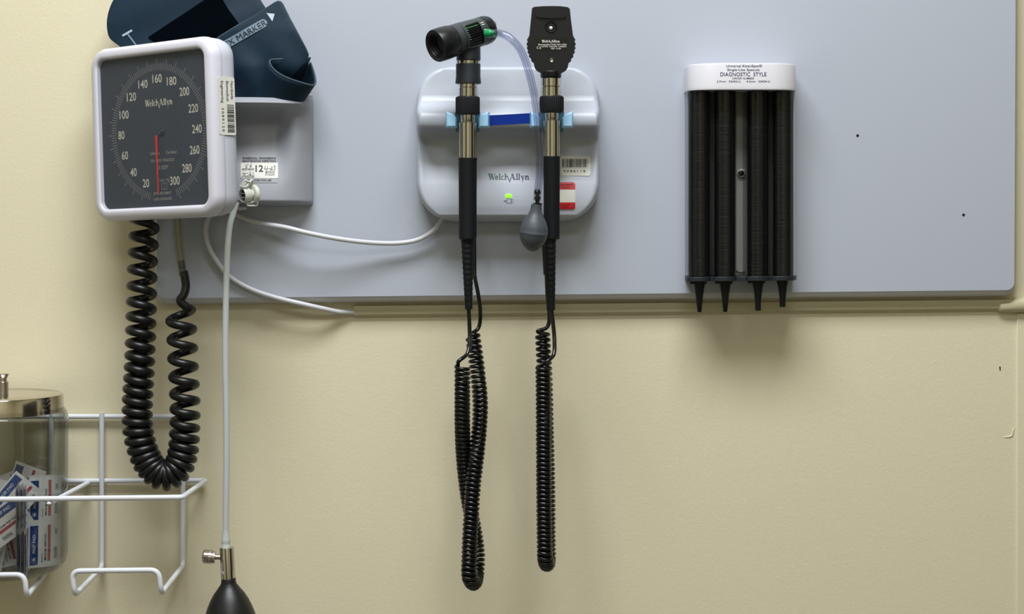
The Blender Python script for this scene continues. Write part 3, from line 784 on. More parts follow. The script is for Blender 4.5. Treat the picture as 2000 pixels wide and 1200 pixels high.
g = G(); g.lathe(P(1447.5, 338.5, .0286), (0, -1, 0), [(0, 0.0032), (0.0006, 0.0029), (0.0009, 0.002), (0.0009, 0.0005)], 32); obj('screw', g, 'cord', kn, label='black screw')
# base plate with a scalloped front
g = G(); x0, x1 = P(1338, 544, .022).x, P(1556.5, 544, .046).x; out = [(x0, 0.0192), (x0, 0.044)]
for cxp, hw in cols:
    c = P(cxp, 544, .06).x; r = 0.0135
    for i in range(13):
        a = math.radians(160 - 140 * i / 12); out.append((c + r * math.cos(a), 0.0560 + 0.0095 * math.sin(a)))
out += [(x1, 0.044), (x1, 0.0192)]
za, zb2 = P(0, 540.5, .06).z, P(0, 549, .06).z
sl = -0.0105
g.rings([[V((x, -d, z - (x - (x0 + x1) / 2) * sl)) for x, d in out] for z in (za, zb2)]); obj('base_plate', g, 'base', root, bevel=0.0004)
# stacks inside the tubes: nested tips, only their packed rims can be seen
names = ['leftmost', 'second', 'third', 'rightmost']
lab = ['stack of nested black specula filling the leftmost dispenser tube', 'stack of nested black specula in the tube just left of the screw', 'stack of nested black specula in the tube just right of the screw', 'stack of nested black specula filling the rightmost dispenser tube']
for n_, (cxp, hw) in enumerate(cols):
    g = G(); prof = []; s = S(TDp); y = 176.0; rnd = random.Random(n_)
    while y < 538:
        j = rnd.uniform(-0.25, 0.1)
        prof += [((y - 176) * s, (hw - 1.6 + j) * s), ((y + 2.4 - 176) * s, (hw - 1.6 + j) * s), ((y + 2.6 - 176) * s, (hw - 1.75) * s), ((y + 3.2 - 176) * s, (hw - 1.75) * s)]
        y += 3.4
    zz = P(cxp, 176, TDp)
    flute = [rnd.uniform(0.965, 1.0) for _ in range(48)]
    g.lathe(zz, (0, 0, -1), prof, 48, bump=lambda k, i: flute[i])
    tag(obj('specula_stack', g, 'specula', smooth=25), lab[n_], 'specula stack', 'stacks of specula in the dispenser', 'stuff')
lab = ['black ear speculum tip sticking down under the leftmost dispenser tube', 'black ear speculum tip under the dispenser tube just left of the screw', 'black ear speculum tip under the dispenser tube just right of the screw', 'shortest black ear speculum tip, under the rightmost dispenser tube']
first = None; dS = 0.055; s = S(dS)
for n_, (cxp, yb) in enumerate(((1366, 610), (1416.5, 609), (1480.5, 607), (1528.5, 600))):
    yt = (549.5, 549, 548, 547.5)[n_]
    big = n_ >= 2
    if n_ in (0, 2, 3):
        g = G(); hgt = (yb - yt)
        b_ = 4.0 if n_ < 2 else 5.6
        prof = [(0, 11.5), (3, 11.5), (6, 10.8), (hgt * .25, 9.2), (hgt * .45, 7.4), (hgt * .7, 6.0), (hgt - 0.5, b_), (hgt, b_ - 0.5), (hgt - 1, b_ - 1.3)]
        g.lathe(P(cxp, yt, dS), (0, 0, -1), [(t * s, r * s) for t, r in prof], 28)
        if n_ != 3: c = P(cxp - 3, yt + 2.6, dS); g.box(c, (16.5 * s, 0.004, 2.6 * s))
        sp = obj('ear_speculum', g, 'specula', smooth=40)
        if n_ == 0: first = sp
    else:
        sp = first.copy(); COL.objects.link(sp)
        sp.location = first.location + (P(cxp, yt, dS) - P(1366, 549.5, dS))
    tag(sp, lab[n_], 'ear speculum', 'specula tips under the dispenser')

# ============================================================ CUFF HOLDER
root = thing('cuff_holder', 'pale grey plastic cuff basket on the board behind the dial gauge', 'cuff basket', P(480, 403, 0.016))
hx0, hx1 = P(352, 300, .03).x, P(611.5, 300, .022).x; hxc = P(470, 300, .06).x
def bulge(x): 
    u = abs(x - hxc) / (hx1 - hxc); return 0.030 * min(1, u) ** 2.4
hp = [(pz(186, .080), 0.078), (pz(187, .082), 0.082), (pz(200, .082), 0.082), (pz(206, .080), 0.079), (pz(210, .077), 0.075), (pz(222, .070), 0.069), (pz(250, .066), 0.066), (pz(300, .064), 0.064), (pz(395, .064), 0.064), (pz(402, .062), 0.060)]
hz = pz(207, .08)
def hrec(x, z):
    if z > hz: return 0
    q = hz - z; lim = max(0.0, (hx1 - 0.012 - x)); kk = min(1, lim / 0.028); kk = kk * kk * (3 - 2 * kk)
    return 0.024 * kk * min(1, q / 0.014) * (math.cos(min(1, max(0, q - .014) / 0.095) * PI) * .5 + .5)
g = relief(hx0, hx1, hp, 0.002, 0.006, 0.028, 0.0192, hrec, redge=0.010, gfun=lambda x, z, d: d - bulge(x))
ob = obj('basket_shell', g, 'basket', root, smooth=50)
g = G(); c = P(607, 295, .020); g.box((c.x - 0.012, -0.0185, (pz(186, .02) + pz(400, .02)) / 2), (0.014, 0.0015, (pz(186, .02) - pz(402, .02)) / 2)); obj('back_plate', g, 'basket', root, bevel=0.0006)
# inspection sticker
def hsurf(px, y):
    d = 0.06
    for _ in range(8):
        p = P(px, y, d); d = lerp([(-a_, b_) for a_, b_ in hp], -p.z) - hrec(p.x, p.z) - bulge(p.x)
    return d
def hp_(px, y, e): return P(px, y, hsurf(px, y) + e)
def conform(g, x0, y0, x1, y1, e, mi=0, nx=6, ny=5):
    rows = [[hp_(x0 + (x1 - x0) * i / nx, y0 + (y1 - y0) * j / ny, e) for i in range(nx + 1)] for j in range(ny + 1)]; g.rings(rows, False, False, closed=False, mi=mi)
g = G(); conform(g, 471, 306, 542, 357, .0005, 0, 14, 10); conform(g, 470, 318, 543, 348, .0007, 1, 14, 8)
st = obj('inspection_sticker', g, ['labelg', 'label'], root, smooth=50, label='grey and white inspection sticker with handwriting')
g = G()
def tline(s_, x, y, ww, hh, bo=0.01, mi=0, e=.0010):
    tv, tf, tw = text_geo(s_, bo); g.add([hp_(x + v.x * ww / tw, y - (v.y / 0.7 - 0.5) * hh, e) for v in tv], tf, mi)
tline('BIOMEDICAL  ENGINEERING', 506.5, 309, 65, 3.6, .02); tline('MAINTENANCE INSPECTION', 506.5, 314.5, 65, 3.6, .02)
tline('12', 506.5, 329, 15, 12.5, .02); tline('REPAIR PERIOD', 484, 331.5, 24, 2.4, .015); tline('LAST PM PERFORMED', 484, 345.5, 26, 2.4, .015)
tline('NEXT PM DUE', 527, 337.5, 18, 2.4, .015); tline('BY THIS DATE', 527, 341.5, 18, 2.4, .015); tline('APPROVED FOR USE', 506, 352, 48, 3.2, .02)
def pen(pp, wd=0.8):
    for (xa, ya), (xb, yb) in zip(pp, pp[1:]): g.strip(hp_(xa, ya, .0010), hp_(xb, yb, .0010), wd * S(.06), (0, -1, 0))
pen([(486, 321.5), (480, 322.5), (479.5, 325), (483, 326), (482, 328), (479, 328)]); pen([(492, 320), (488, 324), (488, 327), (491, 326.5), (491.5, 324.5), (488.5, 324.5)])
pen([(475, 336), (474, 340), (480, 339.5)]); pen([(479, 336), (477.5, 342)]); pen([(482, 338.5), (485.5, 338.5)]); pen([(487, 337), (490, 336.5), (490, 338.5), (486.5, 342), (491, 341.5)]); pen([(495, 336), (494, 342)])
pen([(519, 324), (516, 330.5), (524, 330)]); pen([(523, 325), (519, 338)]); pen([(525, 329.5), (529, 329)]); pen([(529, 327), (532, 326), (532, 328.5), (528, 332), (533, 331.5)]); pen([(534, 324), (538, 324.5), (535.5, 327.5), (538, 329.5), (536, 332), (533.5, 331.5)])
pen([(473, 329.5), (497, 329.5)], .6); pen([(473, 343), (497, 343)], .6); pen([(518, 334.8), (538, 334.2)], .6)
obj('printed_text', g, 'ink', st, smooth='flat')

# ============================================================ CUFF
root = thing('blood_pressure_cuff', 'dark teal nylon blood pressure cuff stuffed into the basket behind the gauge', 'cuff', P(470, 190, .05))
def sheet(name, px, dfun, th, m='cuff', parent=None, edge=True, label=None, sm=True, seam=0.0):
    poly = [V((x, y, 0)) for x, y in px]
    if sm: poly = spline(poly + [poly[0]], 5)[:-1]
    # grid fill by bmesh so that the cloth can undulate
    bm = bmesh.new(); vs = [bm.verts.new(p) for p in poly]; bm.faces.new(vs); bmesh.ops.triangulate(bm, faces=bm.faces)
    for _ in range(4):
        long = [e for e in bm.edges if e.calc_length() > 14]
        if not long: break
        bmesh.ops.subdivide_edges(bm, edges=long, cuts=1); bmesh.ops.triangulate(bm, faces=[f for f in bm.faces if len(f.verts) > 3])
    bm.verts.index_update(); g = G(); g.add([P(v.co.x, v.co.y, dfun(v.co.x, v.co.y)) for v in bm.verts], [[v.index for v in f.verts] for f in bm.faces]); bm.free()
    o = obj(name, g, m, parent or root, smooth=70, label=label)
    md = o.modifiers.new('solidify', 'SOLIDIFY'); md.thickness = th; md.offset = 0; md = o.modifiers.new('bevel', 'BEVEL'); md.width = th * 0.3; md.segments = 2; md.limit_method = 'ANGLE'; md.angle_limit = 1.0
    return o
dA = lambda x, y: 0.043 + 0.006 * math.sin((x - 210) / 75) - 0.00006 * (70 - y) + 0.0015 * math.sin(y / 19 + x / 40)
sheet('main_panel', [(262, -60), (232, -15), (217, 12), (210, 38), (210, 58), (216, 76), (238, 94), (262, 122), (330, 170), (440, 190), (520, 150), (560, 80), (540, 45), (519, 16), (505, -6), (480, -45), (380, -70)], dA, 0.0028)
dV = lambda x, y: dA(x, y) + 0.0024
sheet('velcro_patch', [(289, 73), (320, 52), (360, 26), (397, 1), (420, -14), (432, -6), (446, 18), (462, 40), (474, 58), (450, 85), (420, 100), (330, 100)], dV, 0.0012, 'velcro', label='fuzzy black hook and loop patch', sm=False)
dB = lambda x, y: 0.0635 + 0.004 * math.sin((x + y) / 48) + 0.002 * math.sin((x - y * 0.6) / 15) * max(0, (y - 70) / 60) - 0.00010 * max(0, 60 - y) - 0.00018 * max(0, y - 130)
sheet('front_flap', [(543, 2), (536, 6), (500, 29), (460, 52), (425, 74), (405, 90), (400, 150), (440, 202), (500, 200), (560, 198), (570, 150), (601, 118), (603, 108), (598, 96), (586, 73), (566, 36), (552, 8), (548, 3)], dB, 0.0022, sm=False)
# rolled end: a ribbon loop whose rim faces up and to the viewer
rim = spline([P(606, 113, .050), P(590, 116.5, .0585), P(560, 115.5, .067), P(540, 116, .071), P(530.5, 117, .074), P(527, 119.5, .0775), P(528, 126, .0795), P(536, 137, .080), P(550, 147, .0795), P(568, 155, .078), P(585, 160.5, .075), P(600, 165, .071), P(610, 167, .066), P(614.5, 165, .060), P(616, 158, .052), P(613, 142, .047), P(606, 122, .045)], 8)
E0 = P(497, 192, .064) - P(527, 119, .0775); E1 = P(592, 200, .045) - P(614, 166, .060)
rows = []; nn = len(rim)
for k in range(9):
    t = k / 8; rows.append([p + (E0.lerp(E1, min(1, max(0, (i / nn - .3) / .5)))) * t * 1.06 for i, p in enumerate(rim)])
g = G(); g.rings(rows, False, False, closed=False); o = obj('rolled_end', g, 'cuff', root, smooth=70, solid=0.0018)
g = G(); g.tube(rim, 0.0011, 8); obj('rim_piping', g, 'cuffedge', o, smooth=60)
g = G(); g.tube([P(x, y, dB(x, y) + .0003) for x, y in ((425, 74), (460, 52), (500, 29), (536, 6), (543, 2.5), (548, 3.5), (552, 8), (566, 36), (586, 73), (598, 96), (602.5, 108))], 0.0008, 6); obj('edge_piping', g, 'cuffedge', root, smooth=60)
# silver artery band with dark lettering
def onB(u, v, e):   # u along the band in px, v across
    x = 430 + u * math.cos(math.radians(-29.7)) - v * math.sin(math.radians(-29.7)); y = 93.5 + u * math.sin(math.radians(-29.7)) + v * math.cos(math.radians(-29.7))
    return P(x, y, dB(x, y) + e)
g = G(); rows = []
for i in range(41):
    u = -30 + 135.2 * i / 40; hw = 8.2 if u < 97 else 8.2 * math.sqrt(max(0.0, 1 - ((u - 97) / 8.2) ** 2))
    rows.append([onB(u, hw * j / 3, .0020) for j in range(-3, 4)])
g.rings(rows, False, False, closed=False); bd = obj('silver_band', g, 'silver', root, smooth=60, label='silver printed band')
tv, tf, tw = text_geo('REFLEX MARKER', 0.0); g = G(); kx = 128 / tw
g.add([onB(39 + v.x * kx, -(v.y - 0.35) * 11.5 / 0.7, .0026) for v in tv], tf); obj('printed_text', g, 'cuffink', bd, smooth='flat')
g = G(); g.add([P(x, y, dB(x, y) + .0022) for x, y in ((520.5, 25.5), (536.5, 27), (532, 42))], [(0, 1, 2)]); obj('silver_arrow', g, 'silver2', root, smooth='flat')
g = G(); g.strip(P(239, 70, dA(239, 70) + .0021), P(258, 59, dA(258, 59) + .0021), 4 * S(.05), (0, -1, 0)); obj('silver_mark', g, 'silver2', root, smooth='flat')
g = G(); g.strip(P(249, 66, dA(249, 66) + .0021), P(267, 90, dA(267, 90) + .0021), 3.4 * S(.05), (0, -1, 0)); obj('silver_mark', g, 'silver', root, smooth='flat')

# ============================================================ ANEROID GAUGE
cpos = V((0, -D, ZC)); gp_ = V((-0.3423, -0.2159, ZC + 0.0707)); gpos = cpos + (gp_ - cpos) * 1.064
R = Matrix.Rotation(-0.6200, 4, 'Z') @ Matrix.Rotation(0.0101, 4, 'X') @ Matrix.Rotation(-0.0361, 4, 'Y')
MG = Matrix.Translation(gpos) @ R @ Matrix.Scale(1.064, 4)
root = thing('pressure_gauge', 'square white-framed dial gauge with a red needle, turned to the left', 'blood pressure gauge', mtx=MG)
def gl(x, z, y=0): return V((x, y, z))
def sec(inset_, y, r=None, W=0.1695): return [V((x, y, z)) for x, z in rr2(W - 2 * inset_, W - 2 * inset_, max(0.002, (0.0205 if r is None else r) - inset_), 10)]
g = G(); g.rings([sec(0.0120, 0.0004), sec(0.0113, -0.0035), sec(0.0102, -0.0046), sec(0.0085, -0.0050), sec(0.0045, -0.0044), sec(0.0022, -0.0028), sec(0.0006, 0.0002), sec(0.0, 0.0045), sec(0.0, 0.0085), sec(0.0005, 0.009)], False, False)
obj('bezel', g, 'bezel', root, local=True, smooth=60)
g = G(); g.rings([sec(0.0008, 0.009), sec(0.0004, 0.0094), sec(0.0008, 0.020), sec(0.0025, 0.0262), sec(0.007, 0.0295), sec(0.014, 0.0305)], False, True)
obj('back_shell', g, 'shell', root, local=True, smooth=60)
g = G(); g.rings([sec(0.0118, 0.0), sec(0.0118, 0.001)], True, True); dial = obj('dial_face', g, 'dial', root, local=True, smooth=None, label='charcoal dial face')
e = -0.00015
RX, RZ = 0.0065, -0.0015   # centre of the printed scale on the dial
def pol(a, r, y=e): a = math.radians(a); return V((RX + r * math.sin(a), y, RZ + r * math.cos(a)))
g = G()
for v in range(12, 304, 2):
    a = -180 + v * 1.125; lng = v % 10 == 0
    ra, rb = 0.0592, (0.0700 if lng else (0.0658))
    g.strip(pol(a, ra), pol(a, rb), 0.00048, (0, -1, 0))
obj('tick_scale', g, 'tickm', dial, local=True, smooth='flat')
for v in range(20, 301, 20):
    a = -180 + v * 1.125; g = G(); r = 0.0520 if v < 100 else 0.0512
    text(g, str(v), pol(a, r, e), (1, 0, 0), (0, 0, 1), (0.0088 if v < 100 else 0.0128), 0.0079, 0, 0.012)
    obj('numeral', g, 'ivory', dial, local=True, smooth='flat', label='ivory numeral %d' % v)
g = G(); logo(g, V((0.0075, e, 0.0268)), (1, 0, 0), (0, 0, 1), 0.0375, 0.0062); obj('brand_logo', g, 'ivory', dial, local=True, smooth='flat')
g = G()
for s_, x, z, ww, hh in (('Lifetime', -0.0085, -0.0215, 0.013, 0.0032), ('Certified', 0.0135, -0.0215, 0.014, 0.0032), ('SN 140519063525', 0.0015, -0.0287, 0.032, 0.0028), ('CE 0297', 0.001, -0.0355, 0.0155, 0.0036), ('mm  Hg', 0.0035, -0.0475, 0.0135, 0.0028), ('JEWEL MOVEMENT', 0, -0.0600, 0.0245, 0.0026), ('LASER ENGRAVED', 0, -0.0655, 0.0245, 0.0026)):
    text(g, s_, V((x + 0.0088, e, z)), (1, 0, 0), (0, 0, 1), ww, hh, 0, 0.01)
for a_, b_ in (((0.0006, -0.0505), (0.0076, -0.0505)), ((0.0006, -0.0565), (0.0076, -0.0565)), ((0.0006, -0.0505), (0.0006, -0.0565)), ((0.0076, -0.0505), (0.0076, -0.0565)), ((0.0041, -0.0505), (0.0041, -0.0565))): g.strip(V((a_[0] + .0075, e, a_[1])), V((b_[0] + .0075, e, b_[1])), 0.00035, (0, -1, 0))
obj('small_print', g, 'tickm', dial, local=True, smooth='flat')
g = G(); g.lathe((0.0105, -0.0002, -0.001), (0, -1, 0), [(0, 0.0040), (0.0005, 0.0040), (0.0007, 0.0034), (0.0004, 0.003), (0.0004, 0.0018), (0.0015, 0.0014), (0.0015, 0.0003)], 28); obj('hub', g, mat and 'dial', dial, local=True)
g = G(); a_ = V((0.0055, -0.0030, -0.005)); b_ = V((0.0060, -0.0030, -0.0605))
g.prism([a_ + V((-0.0011, 0, 0.0)), a_ + V((0.0011, 0, 0.0)), b_ + V((0.0005, 0, 0)), b_ + V((-0.0005, 0, 0))], (0, 0.0005, 0)); obj('needle', g, 'red', root, local=True, smooth=None, label='red needle pointing straight down')
g = G(); g.rings([sec(0.0114, -0.0036), sec(0.0114, -0.0034)], True, True); obj('window', g, 'window', root, local=True, smooth=None, label='clear dial window')
# asset sticker on the side of the case
g = G(); W2 = 0.1695 / 2 + 0.0003
rr = rr2(0.0218, 0.0545, 0.0022, 4); cz = 0.0185; cy = 0.0128
g.prism([V((W2, cy + x, cz + z)) for x, z in rr], (-0.0003, 0, 0)); st = obj('asset_sticker', g, 'label', root, local=True, smooth=None, label='white asset sticker with a barcode reading 3089120')
g = G(); q = W2 + 0.0001; rt = V((0, 0, -1)); upv = V((0, 1, 0))   # reads downwards
text(g, 'Northside', V((q, cy + 0.0072, cz + 0.0148)), rt, upv, 0.0170, 0.0032, 0, 0.012); text(g, 'Biomedical', V((q, cy + 0.0012, cz + 0.0140)), rt, upv, 0.0185, 0.0032, 0, 0.012); text(g, 'Engineering', V((q, cy - 0.0056, cz + 0.0128)), rt, upv, 0.0205, 0.0032, 0, 0.012)
barcode(g, V((q, cy + 0.0045, cz - 0.0118)), rt, upv, 0.0260, 0.0092, 0, 9, 24); text(g, '3 0 8 9 1 2 0', V((q, cy - 0.0056, cz - 0.0130)), rt, upv, 0.0220, 0.0030, 0, 0.015)
obj('printed_text', g, 'ink', st, local=True, smooth='flat')
# swivel bracket behind
g = G(); ga = MG @ V((0.010, 0.030, 0.0)); gb = V((P(352, 255, 0.02).x, -0.0195, ga.z)); g.tube([ga, ga.lerp(gb, .5), gb], 0.016, 24); obj('swivel_bracket', g, 'shell', root)

# ============================================================ GAUGE TUBING
root = thing('coiled_tubing', 'thick black coiled air tube looping down from under the dial gauge', 'air tube', P(320, 952, .075))
TR, TT = 0.0118, 0.0044
cp = spline([P(284, 408, .052), P(282, 440, .056), P(278, 520, .062), P(276, 600, .068), P(273, 700, .074), P(268, 800, .078), P(271, 850, .080), P(284, 893, .081), P(303, 921, .082), P(326, 930, .082), (P(348, 914, .082)), P(358, 880, .081), P(361, 830, .080), P(361, 780, .080), P(358, 720, .080), P(355, 650, .080), P(352, 602, .080)], 14)
def pit(t):
    return lerp([(0, .0176), (0.17, .0172), (0.28, .0135), (0.40, .0107), (0.46, .0105), (0.53, .0090), (0.57, .0064), (0.62, .0060), (0.67, .0078), (0.72, .0112), (0.78, .0150), (0.86, .0190), (1, .0200)], t)
ch = coil(cp, TR, pit, V((0, -1, 0)), phase=0.6, per=22, chir=-1)
tail = spline([ch[-1], P(352, 588, .089), P(359, 576, .088), P(363, 560, .086), P(361, 542, .085), P(358.5, 530, .085)], 8)
g = G(); g.tube(ch + tail[1:], TT, 14); obj('coil', g, 'rubber', root, smooth=60)
hose = spline([P(345.5, 412, .090), P(347, 440, .089), P(350, 480, .087), P(355, 517, .085), P(358, 539, .085)], 8)
g = G(); g.tube(hose, 0.0046, 20, caps=False); g.tube(hose, 0.0030, 14, caps=False); obj('clear_hose', g, 'cleary', root, smooth=60, label='short clear yellowish hose')
g = G(); a_ = P(353.5, 509, .0855); b_ = P(359, 545, .085); g.lathe(a_, b_ - a_, [(0, 0.0028), (0.001, 0.0034), (0.007, 0.0036), (0.0085, 0.0029), (0.011, 0.0035), (0.0172, 0.0032)], 20); obj('hose_fitting', g, 'gbulb', root)

# ============================================================ INFLATION BULB
root = thing('inflation_bulb', 'black rubber inflation bulb with a chrome valve on a long white hose', 'inflation bulb', P(450, 1270, .10))
bd = 0.100
hp2 = spline([P(462, 395, .088), P(455, 418, .090), P(448, 445, .094), P(443.5, 500, .098), P(441, 600, .1), P(440.5, 700, .1), P(442, 800, .1), P(442.5, 900, .1), P(441.5, 980, .1), P(441, 1040, .1)], 8)
g = G(); g.tube(hp2, 0.0032, 16); lathe_px(g, 441, bd, [(1036, 6.6), (1046, 7), (1054, 8.4), (1060, 8.8), (1062, 8), (1064, 8.6), (1080, 8.6)], 20); obj('hose', g, 'hose', root, smooth=60, label='white hose')
g = G(); lathe_px(g, 443, bd, [(1069.5, 12), (1070, 13.8), (1071, 14.2), (1130, 14.2), (1131, 13)], 36, lean=0.045); vb = obj('valve', g, 'chrome', root)
g = G(); c = P(431, 1089, bd); g.lathe(c, (-1, 0, 0.03), [(0, 0.0027), (0.0055, 0.0027)], 16); obj('valve_stem', g, 'steel', vb)
g = G(); c = P(421, 1089, bd); g.lathe(c, (-1, 0, 0.06), [(0, 0.004), (0.0004, 0.0062), (0.0022, 0.0066), (0.0025, 0.0058), (0.0030, 0.0058), (0.0033, 0.0070), (0.0067, 0.0071), (0.0072, 0.0066), (0.0077, 0.0071), (0.0112, 0.0069), (0.0128, 0.0060), (0.0132, 0.004)], 40, bump=lambda k, i: 0.975 if i % 2 else 1); obj('valve_knob', g, 'steel', vb, smooth=15)
g = G(); prof = [(1127, 12), (1129, 14), (1136, 14.3), (1141, 15.5), (1150, 22), (1160, 30), (1172, 37), (1185, 43), (1200, 48.5), (1220, 53), (1245, 55), (1275, 53), (1300, 46), (1320, 34), (1332, 18), (1336, 8), (1340, 6)]
lathe_px(g, 446, bd, prof, 40, lean=0.045); obj('bulb', g, 'bbulb', root, smooth=60)

# ============================================================ TUBE CONNECTOR
root = thing('tube_connector', 'small off-white clip connector hanging beside the gauge in front of the basket', 'tube connector', P(485, 405, .08))
cd = 0.088; k = S(cd)
a_ = P(473, 382, cd + .004); axc = V((1.0, 0.75, 0.12)).normalized()
g = G(); g.lathe(a_, axc, [(0.008, 0.0062), (0, 0.0064), (0, 0.0072), (0.0008, 0.0075), (0.0075, 0.0072), (0.0095, 0.0058), (0.0100, 0.003)], 32, cap0=False); obj('socket', g, 'conn', root, smooth=40)
g = G(); g.lathe(a_ + axc * 0.0025, axc, [(0, 0.0062), (0.0004, 0.0005)], 24); obj('socket_bore', g, 'inkblue', root)
g = G()
for dz in (0.0020, -0.0022): g.box(a_ + axc * 0.001 + V((0, 0, dz)), (0.0066, 0.0003, 0.00045), R=Matrix.Rotation(math.atan2(-1.0, 0.75) + 0, 3, 'Z'))
obj('socket_bars', g, 'conn', root)
g = G(); cc = a_ + axc * 0.0102 + V((0.001, 0, 0.0005)); g.lathe(cc, axc, [(0, 0.0078), (0.0006, 0.0090), (0.0040, 0.0094), (0.0050, 0.0086), (0.0052, 0.004)], 32); g.lathe(cc - axc * 0.003, axc, [(0, 0.0045), (0.004, 0.0045)], 20); obj('collar', g, 'conn', root, smooth=40)
g = G(); g.tube(fillet([P(469, 363.5, cd + .006), P(479, 352, cd + .006), P(488, 356, cd + .004)], .001), 0.0012, 8); g.tube(fillet([P(469, 364, cd + .006), P(480, 366, cd + .006), P(492, 350.5, cd), P(496, 356, cd - .004), P(485, 364, cd - .004), P(486, 368, cd - .005), P(496, 368, cd - .006)], .002), 0.0013, 10)
g.prism([P(468, 362, cd + .007), P(477, 354, cd + .007), P(482, 358, cd + .007), P(474, 367, cd + .007)], (0, 0.003, 0)); obj('release_latch', g, 'conn', root, smooth=50)
g = G(); g.tube(fillet([P(480, 397, cd + .002), P(492, 396, cd), P(498, 392, cd - .004), P(503, 394, cd - .006), P(502, 402, cd - .004), P(484, 402, cd + .002), P(483, 399, cd + .002)], .0015), 0.0010, 8); obj('lower_latch', g, 'conn', root, smooth=50)

# ============================================================ POWER CABLE
g = G()
pc = spline([P(868, 418, .030), P(860, 434, .030), P(845, 452, .031), P(820, 467, .031), P(790, 474, .032), P(750, 475.5, .034), P(700, 472, .040), P(650, 465, .046), P(600, 455, .050), P(560, 445, .048), P(520, 438, .040), P(490, 431, .034), P(460, 419, .030), P(440, 411, .028), P(422, 412, .028), P(409, 424, .028), P(402.5, 448, .028), P(407, 478, .026), P(422, 508, .024), P(448, 540, .023), P(490, 565, .023), P(540, 582, .024), P(590, 594, .023), P(630, 603, .018), P(660, 609, .010), P(692, 610, .0036), P(720, 610, .0034)], 8)
g.tube(pc, 0.0026, 14)
tag(obj('power_cable', g, 'cable', smooth=60), 'thin white cable drooping from the charging unit past the gauge into the raceway', 'cable')
g = G(); g.tube(spline([P(452, 404, .03), P(466, 406.5, .05), P(480, 406, .045)], 6), 0.0022, 10); tag(obj('white_tube_stub', g, 'cable', smooth=60), 'short white tube end showing just below the cuff basket beside the gauge', 'tube')

# ============================================================ WIRE RACK
root = thing('wire_rack', 'white coated wire rack screwed to the wall at lower left', 'wire rack', P(200, 1160, 0))
WB = 0.006; WF = 0.152; wr = 0.0027
def wire(name, pts, r=0.005, wr_=wr):
    g = G(); g.tube(fillet([P(*p) for p in pts], r), wr_, 12); return obj(name, g, 'wire', root, smooth=60)
wire('top_rail', [(-300, 814, WB), (357, 814, WB)])
wire('upright', [(199, 806, WB + .003), (199, 1000, WB + .003), (199, 1109, WB + .003), (146, 1163, WF), (140, 1116, WF), (310, 1114, WF), (315, 1160, WF), (357, 1106, WB + .003), (358, 806, WB + .003)], 0.009)
wire('jar_hoop', [(172, 944, WB), (96, 984, WF), (96, 984.5, WF)], 0.004)
wire('front_hoop', [(130, 940, WB), (402, 939, WB), (356, 972, WF), (-120, 977, WF), (-318, 978, WF), (-345, 944, WB)], 0.006)
wire('middle_rail', [(-300, 942, WB - .001), (200, 941, WB - .001)])
wire('end_upright', [(-300, 806, WB), (-300, 940, WB + .005), (-300, 1108, WB)])
wire('jar_support', [(100, 806, WB), (100, 1105, WB), (52, 1166, WF - .003), (48, 1123, WF - .003), (-40, 1124, WF - .003), (-44, 1166, WF - .003), (-92, 1105, WB), (-92, 806, WB)], 0.009)

# ============================================================ GLASS JAR
JC = P(5, 1000, 0.079); JK = 1.083
root = thing('glass_jar', 'clear glass jar with a stainless lid in the wire rack, full of packets', 'jar', V((JC.x, JC.y, P(0, 1140, .14).z)))
def jz(y, d=.079): return P(0, y, d).z
zb3 = P(0, 1148, .138).z + 0.003; ztp = jz(806)
prof = [(zb3 + .004, 0.001), (zb3 + .0015, 0.030), (zb3, 0.044), (zb3 + .001, 0.049), (zb3 + .005, 0.0555), (zb3 + .012, 0.0597), (zb3 + .022, 0.0612), (ztp - .012, 0.0612), (ztp - .004, 0.0610), (ztp + .001, 0.0595), (ztp + .0045, 0.0570), (ztp + .009, 0.0560)]
g = G(); g.lathe((JC.x, JC.y, 0), (0, 0, 1), [(z, r * JK) for z, r in prof], 72, cap0=False, cap1=False)
inn = [(z + .0025 if i < 4 else z, max(0.001, r * JK - .0028)) for i, (z, r) in enumerate(prof)]
g.lathe((JC.x, JC.y, 0), (0, 0, 1), inn, 72, cap0=False, cap1=False); obj('glass_body', g, 'glass', root, smooth=60, label='clear glass body')
g = G(); zt = jz(770); lr = 0.0612
g.lathe((JC.x, JC.y, 0), (0, 0, 1), [(zt - .0175, lr - .001), (zt - .0178, lr + .0004), (zt - .002, lr), (zt - .0006, lr - .0006), (zt, lr - .0022), (zt + .0004, 0.030), (zt + .0006, 0.006)], 80); ld = obj('lid', g, 'lid', root, smooth=30, label='polished stainless lid')
g = G(); g.lathe((JC.x, JC.y, 0), (0, 0, 1), [(zt, 0.0060), (zt + .0005, 0.0060), (zt + .0125, 0.0060), (zt + .013, 0.0048), (zt + .0155, 0.0042), (zt + .0185, 0.0055), (zt + .020, 0.0064), (zt + .0208, 0.0062), (zt + .021, 0.002)], 32); obj('lid_knob', g, 'steel', ld, smooth=40)

